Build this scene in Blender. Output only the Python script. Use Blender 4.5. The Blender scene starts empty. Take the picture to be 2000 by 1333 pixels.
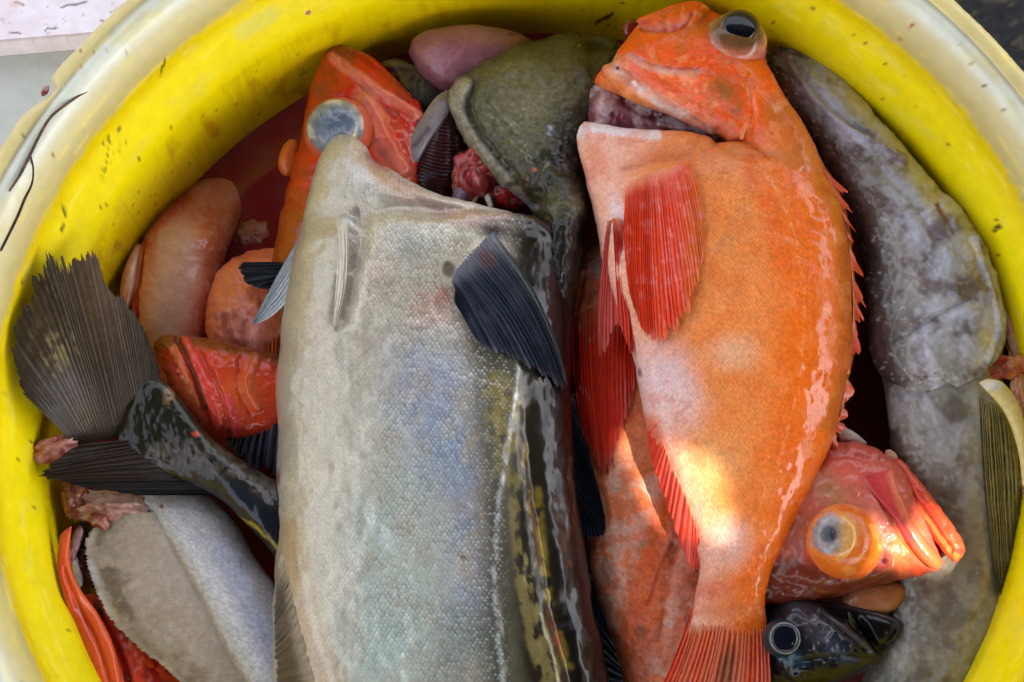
import bpy, math, random
import numpy as np
from mathutils import Vector, kdtree

# ---------------------------------------------------------------- camera, sky, sun, exposure
S = 0.00025                      # metres per photo pixel on the plane z = 0
D = 3000.0                       # camera distance in the same pixel units
TILT = math.radians(15)
scene = bpy.context.scene
col = scene.collection
ST, CT = math.sin(TILT), math.cos(TILT)
EYE = np.array([0, -D * ST, D * CT])
FW = np.array([0, ST, -CT]); UP = np.array([0, CT, ST]); RT = np.array([1.0, 0, 0])

cam_d = bpy.data.cameras.new("camera"); cam = bpy.data.objects.new("camera", cam_d); col.objects.link(cam)
cam.location = Vector(EYE * S); cam.rotation_euler = (TILT, 0, 0)
cam_d.sensor_fit = 'HORIZONTAL'; cam_d.sensor_width = 36; cam_d.lens = 36 * D / 2000
cam_d.clip_start = 0.01; cam_d.clip_end = 500
scene.camera = cam

SUN_DIR = Vector((0.52, -0.30, 0.80)).normalized()
world = bpy.data.worlds.new("World"); scene.world = world; world.use_nodes = True
wn = world.node_tree; wn.nodes.clear()
sky = wn.nodes.new("ShaderNodeTexSky"); sky.sky_type = 'NISHITA'; sky.sun_disc = False
sky.sun_elevation = math.asin(SUN_DIR.z); sky.sun_rotation = math.atan2(SUN_DIR.x, SUN_DIR.y)
sky.dust_density = 3.0
hs = wn.nodes.new("ShaderNodeHueSaturation"); hs.inputs['Saturation'].default_value = 0.30
bg = wn.nodes.new("ShaderNodeBackground"); bg.inputs['Strength'].default_value = 0.15
wo = wn.nodes.new("ShaderNodeOutputWorld")
wn.links.new(sky.outputs[0], hs.inputs['Color']); wn.links.new(hs.outputs[0], bg.inputs['Color']); wn.links.new(bg.outputs[0], wo.inputs[0])
sun_d = bpy.data.lights.new("sun", 'SUN'); sun_d.energy = 2.8; sun_d.angle = math.radians(0.5); sun_d.color = (1, 0.93, 0.80)
sun = bpy.data.objects.new("sun", sun_d); col.objects.link(sun)
sun.rotation_euler = SUN_DIR.to_track_quat('Z', 'Y').to_euler(); sun.location = SUN_DIR * 3
vs = scene.view_settings
vs.view_transform = 'Standard'; vs.look = 'None'; vs.exposure = 2.3; vs.gamma = 1; vs.use_curve_mapping = False
scene.render.engine = 'CYCLES'
scene.cycles.use_denoising = True; scene.cycles.use_adaptive_sampling = True; scene.cycles.adaptive_threshold = .025
scene.cycles.max_bounces = 8; scene.cycles.transparent_max_bounces = 12
random.seed(4)

# ---------------------------------------------------------------- pixel <-> place
def unproj(px, py, z):
    px = np.asarray(px, float); py = np.asarray(py, float); z = np.broadcast_to(np.asarray(z, float), px.shape)
    d = FW + ((px - 1000) / D)[..., None] * RT - ((py - 666.5) / D)[..., None] * UP
    t = (z - EYE[2]) / d[..., 2]
    return EYE + t[..., None] * d
def proj(V):
    r = V - EYE; d = r @ FW
    return 1000 + D * (r @ RT) / d, 666.5 - D * (r @ UP) / d

# ---------------------------------------------------------------- noise
def _hash(ix, iy, seed):
    n = (ix.astype(np.int64) * 374761393 + iy.astype(np.int64) * 668265263 + seed * 982451653) & 0xffffffff
    n = ((n ^ (n >> 13)) * 1274126177) & 0xffffffff
    return ((n ^ (n >> 16)) & 0xffff) / 65535.0
def vnoise(x, y, seed=0):
    ix = np.floor(x); iy = np.floor(y); fx = x - ix; fy = y - iy
    fx = fx * fx * (3 - 2 * fx); fy = fy * fy * (3 - 2 * fy)
    a = _hash(ix, iy, seed); b = _hash(ix + 1, iy, seed); c = _hash(ix, iy + 1, seed); d = _hash(ix + 1, iy + 1, seed)
    return (a * (1 - fx) + b * fx) * (1 - fy) + (c * (1 - fx) + d * fx) * fy
def fbm(x, y, scale, seed=0, oct=4):
    x = np.asarray(x, float) / scale; y = np.asarray(y, float) / scale; x, y = x * .914 - y * .407 + seed * .37, x * .407 + y * .914; r = 0; a = 0.5; t = 0
    for i in range(oct):
        r = r + a * vnoise(x, y, seed + i * 17); t += a; a *= 0.55; x, y = (x * .8 - y * .6) * 2.03 + 7.1, (x * .6 + y * .8) * 2.03 - 3.7
    return r / t                                    # 0..1, mean .5

def sstep(a, b, x):
    t = np.clip((x - a) / (b - a + 1e-9), 0, 1); return t * t * (3 - 2 * t)
def lin(c):
    c = np.asarray(c, float) / 255.0
    return np.where(c <= 0.04045, c / 12.92, ((c + 0.055) / 1.055) ** 2.4)

def seg_dist(px, py, pts, closed=False):
    """distance to a polyline and the parameter 0..1 along it"""
    pts = np.asarray(pts, float)
    if closed: pts = np.vstack([pts, pts[:1]])
    best = np.full(px.shape, 1e9); par = np.zeros(px.shape)
    ln = np.hypot(*(np.diff(pts, axis=0).T)); cum = np.concatenate([[0], np.cumsum(ln)]); tot = max(cum[-1], 1e-6)
    for i in range(len(pts) - 1):
        ax, ay = pts[i]; dx, dy = pts[i + 1] - pts[i]; L2 = dx * dx + dy * dy + 1e-9
        t = np.clip(((px - ax) * dx + (py - ay) * dy) / L2, 0, 1)
        d = np.hypot(px - ax - t * dx, py - ay - t * dy)
        m = d < best; best = np.where(m, d, best); par = np.where(m, (cum[i] + t * ln[i]) / tot, par)
    return best, par
def inside(px, py, pts):
    pts = np.asarray(pts, float); r = np.zeros(px.shape, bool); j = len(pts) - 1
    for i in range(len(pts)):
        xi, yi = pts[i]; xj, yj = pts[j]
        c = ((yi > py) != (yj > py)) & (px < (xj - xi) * (py - yi) / (yj - yi + 1e-12) + xi)
        r ^= c; j = i
    return r
def spline(pts, n, closed=False):
    """Catmull-Rom through the points, n samples evenly in parameter"""
    P = np.asarray(pts, float); m = len(P)
    if m == 2 and not closed:
        t = np.linspace(0, 1, n)[:, None]; return P[0] * (1 - t) + P[1] * t
    if closed: Q = np.vstack([P[-1:], P, P[:2]]); k = m
    else: Q = np.vstack([2 * P[:1] - P[1:2], P, 2 * P[-1:] - P[-2:-1]]); k = m - 1
    u = np.linspace(0, k, n, endpoint=not closed); i = np.minimum(u.astype(int), k - 1); f = (u - i)[:, None]
    a, b, c, d = Q[i], Q[i + 1], Q[i + 2], Q[i + 3]
    return 0.5 * ((2 * b) + (c - a) * f + (2 * a - 5 * b + 4 * c - d) * f * f + (3 * b - a - 3 * c + d) * f ** 3)

class Mask:
    """soft masks in the coordinates the pigment and the relief are laid out in"""
    def __init__(s, x, y, warp=5, wscale=22, seed=1):
        s.x0 = x; s.y0 = y; s.seed = seed
        s.x = x + (fbm(x, y, wscale, seed) - .5) * 2 * warp
        s.y = y + (fbm(x + 91, y - 37, wscale, seed + 5) - .5) * 2 * warp
    def ell(s, cx, cy, rx, ry, rot=0, soft=.5):
        a = math.radians(rot); dx = s.x - cx; dy = s.y - cy
        u = (dx * math.cos(a) + dy * math.sin(a)) / rx; v = (-dx * math.sin(a) + dy * math.cos(a)) / ry
        return 1 - sstep(1 - soft, 1 + soft * .4, np.hypot(u, v))
    def poly(s, pts, soft=8):
        pts = spline(pts, max(len(pts) * 4, 24), True)
        out = np.zeros(s.x.shape); lo = pts.min(0) - soft * 2; hi = pts.max(0) + soft * 2
        k = (s.x > lo[0]) & (s.x < hi[0]) & (s.y > lo[1]) & (s.y < hi[1])
        if k.any():
            d, _ = seg_dist(s.x[k], s.y[k], pts, True); d = np.where(inside(s.x[k], s.y[k], pts), d, -d)
            out[k] = sstep(-soft, soft, d)
        return out
    def line(s, pts, w, soft=None, taper=False, raw=False):
        soft = w * .7 if soft is None else soft
        pts = spline(pts, max(len(pts) * 4, 8)); out = np.zeros(s.x.shape); m = w + soft + 4
        X, Y = (s.x0, s.y0) if raw else (s.x, s.y)
        lo = pts.min(0) - m; hi = pts.max(0) + m
        k = (X > lo[0]) & (X < hi[0]) & (Y > lo[1]) & (Y < hi[1])
        if k.any():
            d, t = seg_dist(X[k], Y[k], pts); ww = w * (np.sin(np.pi * np.clip(t, .03, .97)) ** .6) if taper else w
            out[k] = 1 - sstep(ww - soft * .5, ww + soft, d)
        return out
    def spots(s, scale, thr, soft=.06, seed=9, oct=3):
        return sstep(thr - soft, thr + soft, fbm(s.x0, s.y0, scale, s.seed + seed, oct))

class Paint(Mask):
    """pigment on a skin: a base colour with soft patches, lines and mottling laid over it"""
    def __init__(s, x, y, base, **k):
        super().__init__(x, y, **k); s.c = np.tile(lin(base), (len(x), 1))
    def on(s, m, color, a=1.0):
        m = (np.clip(m, 0, 1) * a)[:, None]; s.c = s.c * (1 - m) + lin(color) * m; return s
    def mottle(s, scale, amt, seed=3, oct=4):
        s.c = s.c * (1 + (fbm(s.x0, s.y0, scale, s.seed + seed, oct) - .5)[:, None] * 2 * amt); return s
    def speck(s, scale, thr, color, a=1.0, soft=.05, seed=21):
        return s.on(s.spots(scale, thr, soft, seed, 2), color, a)

# ---------------------------------------------------------------- mesh building
MATS = {}
def new_mesh(name, V, faces, mat, parent=None, colr=None, extra=None, uv=None, smooth=True):
    """V in pixel units; faces a list of index lists or an (n,4) array"""
    me = bpy.data.meshes.new(name)
    org = np.array(parent.location) / S if parent is not None else np.zeros(3)
    p = parent
    while p is not None and p.parent is not None:
        p = p.parent; org = org + np.array(p.location) / S
    W = (V - org) * S
    if isinstance(faces, np.ndarray):
        k = faces.shape[1]; nf = len(faces)
        me.vertices.add(len(W)); me.vertices.foreach_set("co", W.astype(np.float32).ravel())
        me.loops.add(nf * k); me.loops.foreach_set("vertex_index", faces.astype(np.int32).ravel())
        me.polygons.add(nf); me.polygons.foreach_set("loop_start", np.arange(0, nf * k, k, dtype=np.int32))
        me.polygons.foreach_set("loop_total", np.full(nf, k, dtype=np.int32))
        me.update(calc_edges=True)
    else:
        me.from_pydata([tuple(v) for v in W], [], faces); me.update()
    me.polygons.foreach_set("use_smooth", np.full(len(me.polygons), smooth))
    n = len(W)
    if colr is not None:
        a = me.attributes.new("Col", 'FLOAT_COLOR', 'POINT')
        a.data.foreach_set("color", np.hstack([np.clip(colr, 0, 1), np.ones((n, 1))]).astype(np.float32).ravel())
    if extra is not None:
        a = me.attributes.new("Mix", 'FLOAT_COLOR', 'POINT')
        a.data.foreach_set("color", np.hstack([extra, np.ones((n, 1))]).astype(np.float32).ravel())
    if uv is not None:
        a = me.attributes.new("suv", 'FLOAT2', 'POINT'); a.data.foreach_set("vector", uv.astype(np.float32).ravel())
    me.validate()
    o = bpy.data.objects.new(name, me); col.objects.link(o)
    if mat is not None: me.materials.append(mat)
    if parent is not None: o.parent = parent
    return o

def thing(name, label, cat, at, group=None):
    o = bpy.data.objects.new(name, None); col.objects.link(o); o.empty_display_size = 0.01
    o.location = Vector(unproj(*[np.array([a]) for a in at])[0] * S)
    o['label'] = label; o['category'] = cat
    if group: o['group'] = group
    return o
def tag(o, label, cat, group=None):
    o['label'] = label; o['category'] = cat
    if group: o['group'] = group
    return o

def grid_faces(nu, nv, wrap_v=False, off=0):
    i = np.arange(nu - 1)[:, None]; j = np.arange(nv if wrap_v else nv - 1)[None]
    j2 = (j + 1) % nv
    return np.stack([i * nv + j, i * nv + j2, (i + 1) * nv + j2, (i + 1) * nv + j], -1).reshape(-1, 4) + off

class Surf:
    """height of a built skin over a picture position, for things that lie on it"""
    def __init__(s, V, px, py):
        s.kd = kdtree.KDTree(len(V)); s.z = V[:, 2]; s.px = px; s.py = py
        for i in range(len(V)): s.kd.insert((px[i], py[i], 0), i)
        s.kd.balance()
    def at(s, x, y, reach=14):
        out = np.full(len(x), np.nan)
        for i in range(len(x)):
            r = s.kd.find_n((x[i], y[i], 0), 4)
            if r and r[0][2] < reach:
                w = [1 / (q[2] + .5) for q in r]; out[i] = sum(s.z[q[1]] * ww for q, ww in zip(r, w)) / sum(w)
        return out

def loft(name, stations, mat, parent, paint, sculpt=None, step=3.2, p=0.85, bot=0.6, keep=False, mixer=None, hollow=False, dense=1.0):
    """stations: (Lx,Ly,Rx,Ry,z,h): the two edges of the body in the picture, height of its middle plane, half thickness"""
    A = np.asarray(stations, float)
    mid = (A[:, :2] + A[:, 2:4]) / 2
    L = np.hypot(*np.diff(mid, axis=0).T).sum(); wmax = np.hypot(A[:, 2] - A[:, 0], A[:, 3] - A[:, 1]).max()
    nu = int(np.clip(max(L, np.hypot(*np.diff(A[:, 2:4], axis=0).T).sum(), np.hypot(*np.diff(A[:, :2], axis=0).T).sum()) / step, 14, 520))
    nt = int(np.clip(wmax * 1.25 / step, 14, 330)); nb = max(6, nt // 5)
    st = spline(A, nu)
    st[:, 5] = np.maximum(st[:, 5], 1.0) if not hollow else st[:, 5]
    th = np.concatenate([np.linspace(0, np.pi, nt), np.linspace(np.pi, 2 * np.pi, nb + 2)[1:-1]])
    nv = len(th)
    s = (1 - np.cos(th)) / 2
    # edge points at the middle plane
    Lp = unproj(st[:, 0], st[:, 1], st[:, 4]); Rp = unproj(st[:, 2], st[:, 3], st[:, 4])
    V = Lp[:, None] * (1 - s)[None, :, None] + Rp[:, None] * s[None, :, None]
    sn = np.sin(th); zz = np.where(sn >= 0, np.abs(sn) ** p, -bot * np.abs(sn) ** p)
    if hollow: zz = np.where(sn >= 0, np.abs(sn), 1.35 * np.abs(sn) ** .8 * np.sign(1))
    V[:, :, 2] += st[:, 5][:, None] * zz[None]
    # arc-length coordinates for the scale pattern
    du = np.concatenate([[0], np.cumsum(np.linalg.norm(np.diff((Lp + Rp) / 2, axis=0), axis=1))])
    dv = np.cumsum(np.concatenate([np.zeros((nu, 1)), np.linalg.norm(np.diff(V, axis=1), axis=2)], 1), 1)
    dv = dv - dv[:, nt // 2][:, None]
    uv = np.stack([np.broadcast_to(du[:, None], dv.shape), dv], -1).reshape(-1, 2)
    # normals of the grid
    gu = np.gradient(V, axis=0); gv = np.gradient(V, axis=1); N = np.cross(gv, gu); N /= np.linalg.norm(N, axis=2)[..., None] + 1e-9
    if N[nu // 2, nt // 2, 2] < 0: N = -N
    V = V.reshape(-1, 3); N = N.reshape(-1, 3)
    top = np.tile(sn > -1e-6, nu)
    px, py = proj(V)
    if sculpt is not None:
        d = sculpt(Mask(px, py, warp=2.5, wscale=18)); V = V + N * (d * np.where(top, 1, .2))[:, None]
        px, py = proj(V)
    c = paint(Paint(px, py, (128, 128, 128))) if paint else None
    cc = c.c if c is not None else np.full((len(V), 3), .5)
    ex = np.zeros((len(V), 3)); ex[:, 0] = 1; ex[:, 1] = 1
    if mixer is not None: ex = mixer(Mask(px, py), ex)
    F = grid_faces(nu, nv, True)
    flip = np.cross(V[1] - V[0], V[nv] - V[0])
    c0 = len(V); c1 = c0 + 1
    V2 = np.vstack([V, V[:nv].mean(0), V[-nv:].mean(0)])
    cc = np.vstack([cc, cc[:nv].mean(0), cc[-nv:].mean(0)]); ex = np.vstack([ex, ex[:1], ex[-1:]]); uv = np.vstack([uv, uv[:1], uv[-1:]])
    j = np.arange(nv); j2 = (j + 1) % nv; b = (nu - 1) * nv
    tri0 = np.stack([np.full(nv, c0), j2, j, j], 1); tri1 = np.stack([np.full(nv, c1), b + j, b + j2, b + j2], 1)
    o = new_mesh_mixed(name, V2, F, np.vstack([tri0[:, :3], tri1[:, :3]]), mat, parent, cc, ex, uv)
    if keep:
        k = top; return o, Surf(V[k], px[k], py[k])
    return o

def new_mesh_mixed(name, V, quads, tris, mat, parent, cc, ex, uv):
    me = bpy.data.meshes.new(name)
    org = np.zeros(3); p = parent
    while p is not None: org = org + np.array(p.location) / S; p = p.parent
    W = (V - org) * S
    nq, nt = len(quads), len(tris)
    me.vertices.add(len(W)); me.vertices.foreach_set("co", W.astype(np.float32).ravel())
    li = np.concatenate([quads.ravel(), tris.ravel()]).astype(np.int32)
    me.loops.add(len(li)); me.loops.foreach_set("vertex_index", li)
    me.polygons.add(nq + nt)
    me.polygons.foreach_set("loop_start", np.concatenate([np.arange(nq) * 4, nq * 4 + np.arange(nt) * 3]).astype(np.int32))
    me.polygons.foreach_set("loop_total", np.concatenate([np.full(nq, 4), np.full(nt, 3)]).astype(np.int32))
    me.update(calc_edges=True)
    me.polygons.foreach_set("use_smooth", np.full(nq + nt, True))
    n = len(W)
    for nm, arr in (("Col", np.clip(cc, 0, 1)), ("Mix", ex)):
        a = me.attributes.new(nm, 'FLOAT_COLOR', 'POINT'); a.data.foreach_set("color", np.hstack([arr, np.ones((n, 1))]).astype(np.float32).ravel())
    a = me.attributes.new("suv", 'FLOAT2', 'POINT'); a.data.foreach_set("vector", uv.astype(np.float32).ravel())
    me.validate()
    import bmesh
    bm = bmesh.new(); bm.from_mesh(me); bmesh.ops.recalc_face_normals(bm, faces=bm.faces); bm.to_mesh(me); bm.free()
    o = bpy.data.objects.new(name, me); col.objects.link(o)
    if mat is not None: me.materials.append(mat)
    if parent is not None: o.parent = parent
    return o

def fin(name, base, tip, zb, zt, rays, mat, parent, color, ridge=2.5, jag=.08, thick=2.0, bow0=(0, 0), bow1=(0, 0), bulge=0, drape=None, lift=4, per=7, along=None, seed=1, spiky=False):
    """a sheet of fin rays from a base line to a tip line, in the picture; zb, zt heights at base and tip"""
    rng = np.random.default_rng(seed)
    nv = rays * per + 1
    B = spline(base, nv); T = spline(tip, nv)
    s = np.linspace(0, 1, nv)
    L = np.hypot(*(T - B).T).max(); nu = int(np.clip(L / 3.4, 12, 150)) if along is None else along
    wd = np.concatenate([[0], np.cumsum(rng.uniform(.55, 1.45, rays))]); ph = np.interp(s, wd / wd[-1], np.arange(rays + 1))
    fr = np.abs(ph - np.round(ph)) * 2                         # 0 on a ray, 1 between rays
    rl = rng.uniform(-1, 1, rays + 2)[np.round(ph).astype(int)]
    fine = rng.uniform(0, 1, nv)
    reach = 1 - jag * (fr * (.35 + .65 * np.abs(rl)) if not spiky else fr ** .8) - jag * .8 * np.clip(rl, 0, 1) - jag * .45 * fine - jag * 1.2 * (fbm(s * rays, s * 0, 3.0, seed + 9, 3) - .35).clip(0)
    t = np.linspace(0, 1, nu)[:, None]
    tt = t * reach[None]
    X = B[None] * (1 - tt)[..., None] + T[None] * tt[..., None]
    bow = np.array(bow0)[None] * (1 - s)[:, None] + np.array(bow1)[None] * s[:, None]
    X = X + np.sin(np.pi * tt)[..., None] * bow[None]
    wv = (fbm(np.broadcast_to(s[None] * rays, tt.shape), tt * 9, 2.5, seed + 40, 3) - .5) * 2
    side = (T - B)[:, ::-1] * np.array([-1, 1]); side = side / (np.hypot(*side.T)[:, None] + 1e-6)
    X = X + (wv * np.minimum(1, tt * 3) * np.sin(np.pi * np.clip(s, .0, 1))[None] * L / rays * .10)[..., None] * side[None]
    zb_ = np.interp(s, np.linspace(0, 1, len(np.atleast_1d(zb))), np.atleast_1d(zb)); zt_ = np.interp(s, np.linspace(0, 1, len(np.atleast_1d(zt))), np.atleast_1d(zt))
    z = zb_[None] * (1 - tt) + zt_[None] * tt + bulge * np.sin(np.pi * tt)
    if drape is not None:
        q = drape.at(X[..., 0].ravel(), X[..., 1].ravel()).reshape(z.shape)
        k = np.isfinite(q); zz = np.where(k, np.maximum(q + lift * np.minimum(1, tt * 4), -1e6), z)
        if (~k).any():                                         # past the skin it goes on from the last height it had there
            for a in range(nu):
                for b in range(nv):
                    if not k[a, b]: zz[a, b] = zz[a - 1, b] + (z[a, b] - z[a - 1, b]) if a else z[a, b]
        # relax
        for _ in range(6):
            zz[1:-1] = (zz[:-2] + 2 * zz[1:-1] + zz[2:]) / 4; zz[:, 1:-1] = (zz[:, :-2] + 2 * zz[:, 1:-1] + zz[:, 2:]) / 4
        z = zz
    wob = (fbm(X[..., 0] * 1.0, X[..., 1] * 1.0, 40, seed + 3) - .5) * 8 * tt
    crest = np.cos(ph * 2 * np.pi)[None] * (ridge * (.45 + .8 * rng.uniform(0, 1, rays + 2)[np.round(ph).astype(int)]))[None] * np.minimum(1, t * 6 + .15) * (1 - .35 * t)
    rough = (fine - .5)[None] * ridge * .9 * t
    top = unproj(X[..., 0].ravel(), X[..., 1].ravel(), (z + crest + wob + rough).ravel())
    low = unproj(X[..., 0].ravel(), X[..., 1].ravel(), (z + wob - thick - np.maximum(0, -crest)).ravel())
    n = nu * nv
    F1 = grid_faces(nu, nv); F2 = grid_faces(nu, nv, off=n)[:, ::-1]
    ring = np.concatenate([np.arange(nv), np.arange(1, nu) * nv + nv - 1, (nu - 1) * nv + np.arange(nv - 2, -1, -1), np.arange(nu - 2, 0, -1) * nv])
    r2 = np.roll(ring, -1); F3 = np.stack([ring, ring + n, r2 + n, r2], 1)
    V = np.vstack([top, low]); px, py = X[..., 0].ravel(), X[..., 1].ravel()
    P = Paint(px, py, (128, 128, 128)); P.t = np.broadcast_to(tt, z.shape).ravel(); P.s = np.broadcast_to(s[None], z.shape).ravel()
    P.fr = np.broadcast_to(fr[None], z.shape).ravel(); P.fine = np.broadcast_to(fine[None], z.shape).ravel()
    P.streak = np.broadcast_to((rng.uniform(0, 1, rays + 2)[np.round(ph).astype(int)] * .6 + fine * .4)[None], z.shape).ravel()
    color(P)
    cc = np.vstack([P.c, P.c]); ex = np.ones((2 * n, 3)); ex[:, 2] = 0
    uv = np.stack([np.broadcast_to(t * L, z.shape).ravel(), np.broadcast_to(s[None] * 100, z.shape).ravel()], -1)
    return new_mesh(name, V, np.vstack([F1, F2, F3]), mat, parent, cc, ex, np.vstack([uv, uv]))

def blob(name, c, r, rot, mat, parent, paint, lump=.18, seed=1, nu=40, nv=48, lscale=.75, z=None):
    """a lump of flesh: centre (px,py,z), radii, turn in the picture (degrees)"""
    th = np.linspace(0, np.pi, nu)[:, None]; ph = np.linspace(0, 2 * np.pi, nv, endpoint=False)[None]
    n = np.stack([np.sin(th) * np.cos(ph), np.sin(th) * np.sin(ph), np.cos(th) * np.ones_like(ph)], -1).reshape(-1, 3)
    w = 1 + (fbm(n[:, 0] * 2 + n[:, 2] + seed * 3.3, n[:, 1] * 2 - n[:, 2] * .7 + seed, 1 / lscale, seed) - .5) * 2 * lump
    v = n * w[:, None] * np.array(r)
    a = math.radians(-rot); R = np.array([[math.cos(a), -math.sin(a), 0], [math.sin(a), math.cos(a), 0], [0, 0, 1]])
    V = v @ R.T + unproj(np.array([c[0]]), np.array([c[1]]), c[2])[0]
    px, py = proj(V); P = paint(Paint(px, py, (128, 128, 128), warp=3))
    ex = np.ones((len(V), 3)); ex[:, 2] = 0
    return new_mesh(name, V, grid_faces(nu, nv, True), mat, parent, P.c, ex, np.stack([px, py], 1))

def lathe(name, prof, at, axis, mat, parent, colr, nv=56, squash=1.0, wob=0):
    """turned shape: profile (radius, height) from the foot to the crown, axis in world space"""
    pr = spline(prof, max(26, len(prof) * 6)); ax = np.array(Vector(axis).normalized())
    e1 = np.cross(ax, [0, 1, 0.01]); e1 /= np.linalg.norm(e1); e2 = np.cross(ax, e1)
    ph = np.linspace(0, 2 * np.pi, nv, endpoint=False)
    r = np.maximum(pr[:, 0], 0)
    rr = r[:, None] * (1 + wob * np.sin(ph * 3 + 1)[None] + wob * .6 * np.sin(ph * 7)[None])
    V = rr[..., None] * (np.cos(ph)[None, :, None] * e1 + squash * np.sin(ph)[None, :, None] * e2) + pr[:, 1][:, None, None] * ax
    o = unproj(np.array([at[0]]), np.array([at[1]]), at[2])[0]
    V = V.reshape(-1, 3) + o
    px, py = proj(V); nn = np.repeat(np.linspace(0, 1, len(pr)), nv)
    P = Paint(px, py, (128, 128, 128), warp=2); P.k = nn; P.ang = np.tile(ph, len(pr)); colr(P)
    ex = np.ones((len(V), 3)); ex[:, 2] = 0
    return new_mesh(name, V, grid_faces(len(pr), nv, True), mat, parent, P.c, ex, np.stack([px, py], 1))

def tube(name, pts, rad, mat, parent, color, nv=8):
    """pts: (px,py,z)"""
    P = spline(pts, max(12, len(pts) * 8)); W = unproj(P[:, 0], P[:, 1], P[:, 2])
    t = np.gradient(W, axis=0); t /= np.linalg.norm(t, axis=1)[:, None]
    a = np.cross(t, [0, 0, 1.0]); a /= np.linalg.norm(a, axis=1)[:, None] + 1e-9; b = np.cross(t, a)
    rr = np.interp(np.linspace(0, 1, len(W)), np.linspace(0, 1, len(np.atleast_1d(rad))), np.atleast_1d(rad))
    ph = np.linspace(0, 2 * np.pi, nv, endpoint=False)
    V = W[:, None] + rr[:, None, None] * (np.cos(ph)[None, :, None] * a[:, None] + np.sin(ph)[None, :, None] * b[:, None])
    V = V.reshape(-1, 3); px, py = proj(V); Pn = Paint(px, py, color); Pn.mottle(6, .3)
    ex = np.ones((len(V), 3)); ex[:, 2] = 0
    return new_mesh(name, V, grid_faces(len(W), nv, True), mat, parent, Pn.c, ex, np.stack([px, py], 1))
# ---------------------------------------------------------------- materials
def nd(nt, t, **k):
    n = nt.nodes.new(t)
    for a, b in k.items(): setattr(n, a, b)
    return n
def sock(n, **k):
    for a, b in k.items():
        n.inputs[a.replace('_', ' ')].default_value = b
    return n
def vmath(nt, op, a, b=None):
    n = nd(nt, "ShaderNodeVectorMath", operation=op)
    for i, v in enumerate((a, b)):
        if v is None: continue
        if isinstance(v, tuple): n.inputs[i].default_value = v
        else: nt.links.new(v, n.inputs[i])
    return n.outputs['Value' if op in ('DOT_PRODUCT', 'LENGTH') else 'Vector']
def math_(nt, op, a, b=None, clamp=False):
    n = nd(nt, "ShaderNodeMath", operation=op, use_clamp=clamp)
    for i, v in enumerate((a, b)):
        if v is None: continue
        if isinstance(v, (int, float)): n.inputs[i].default_value = v
        else: nt.links.new(v, n.inputs[i])
    return n.outputs[0]
def ramp(nt, v, a, b, x=0.0, y=1.0):
    n = nd(nt, "ShaderNodeMapRange", interpolation_type='SMOOTHSTEP')
    n.inputs[1].default_value = a; n.inputs[2].default_value = b; n.inputs[3].default_value = x; n.inputs[4].default_value = y
    nt.links.new(v, n.inputs[0]); return n.outputs[0]
def mixc(nt, f, a, b, mode='MIX'):
    n = nd(nt, "ShaderNodeMix", data_type='RGBA', blend_type=mode)
    if isinstance(f, (int, float)): n.inputs[0].default_value = f
    else: nt.links.new(f, n.inputs[0])
    for i, v in ((6, a), (7, b)):
        if isinstance(v, tuple): n.inputs[i].default_value = v
        else: nt.links.new(v, n.inputs[i])
    return n.outputs[2]

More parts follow.
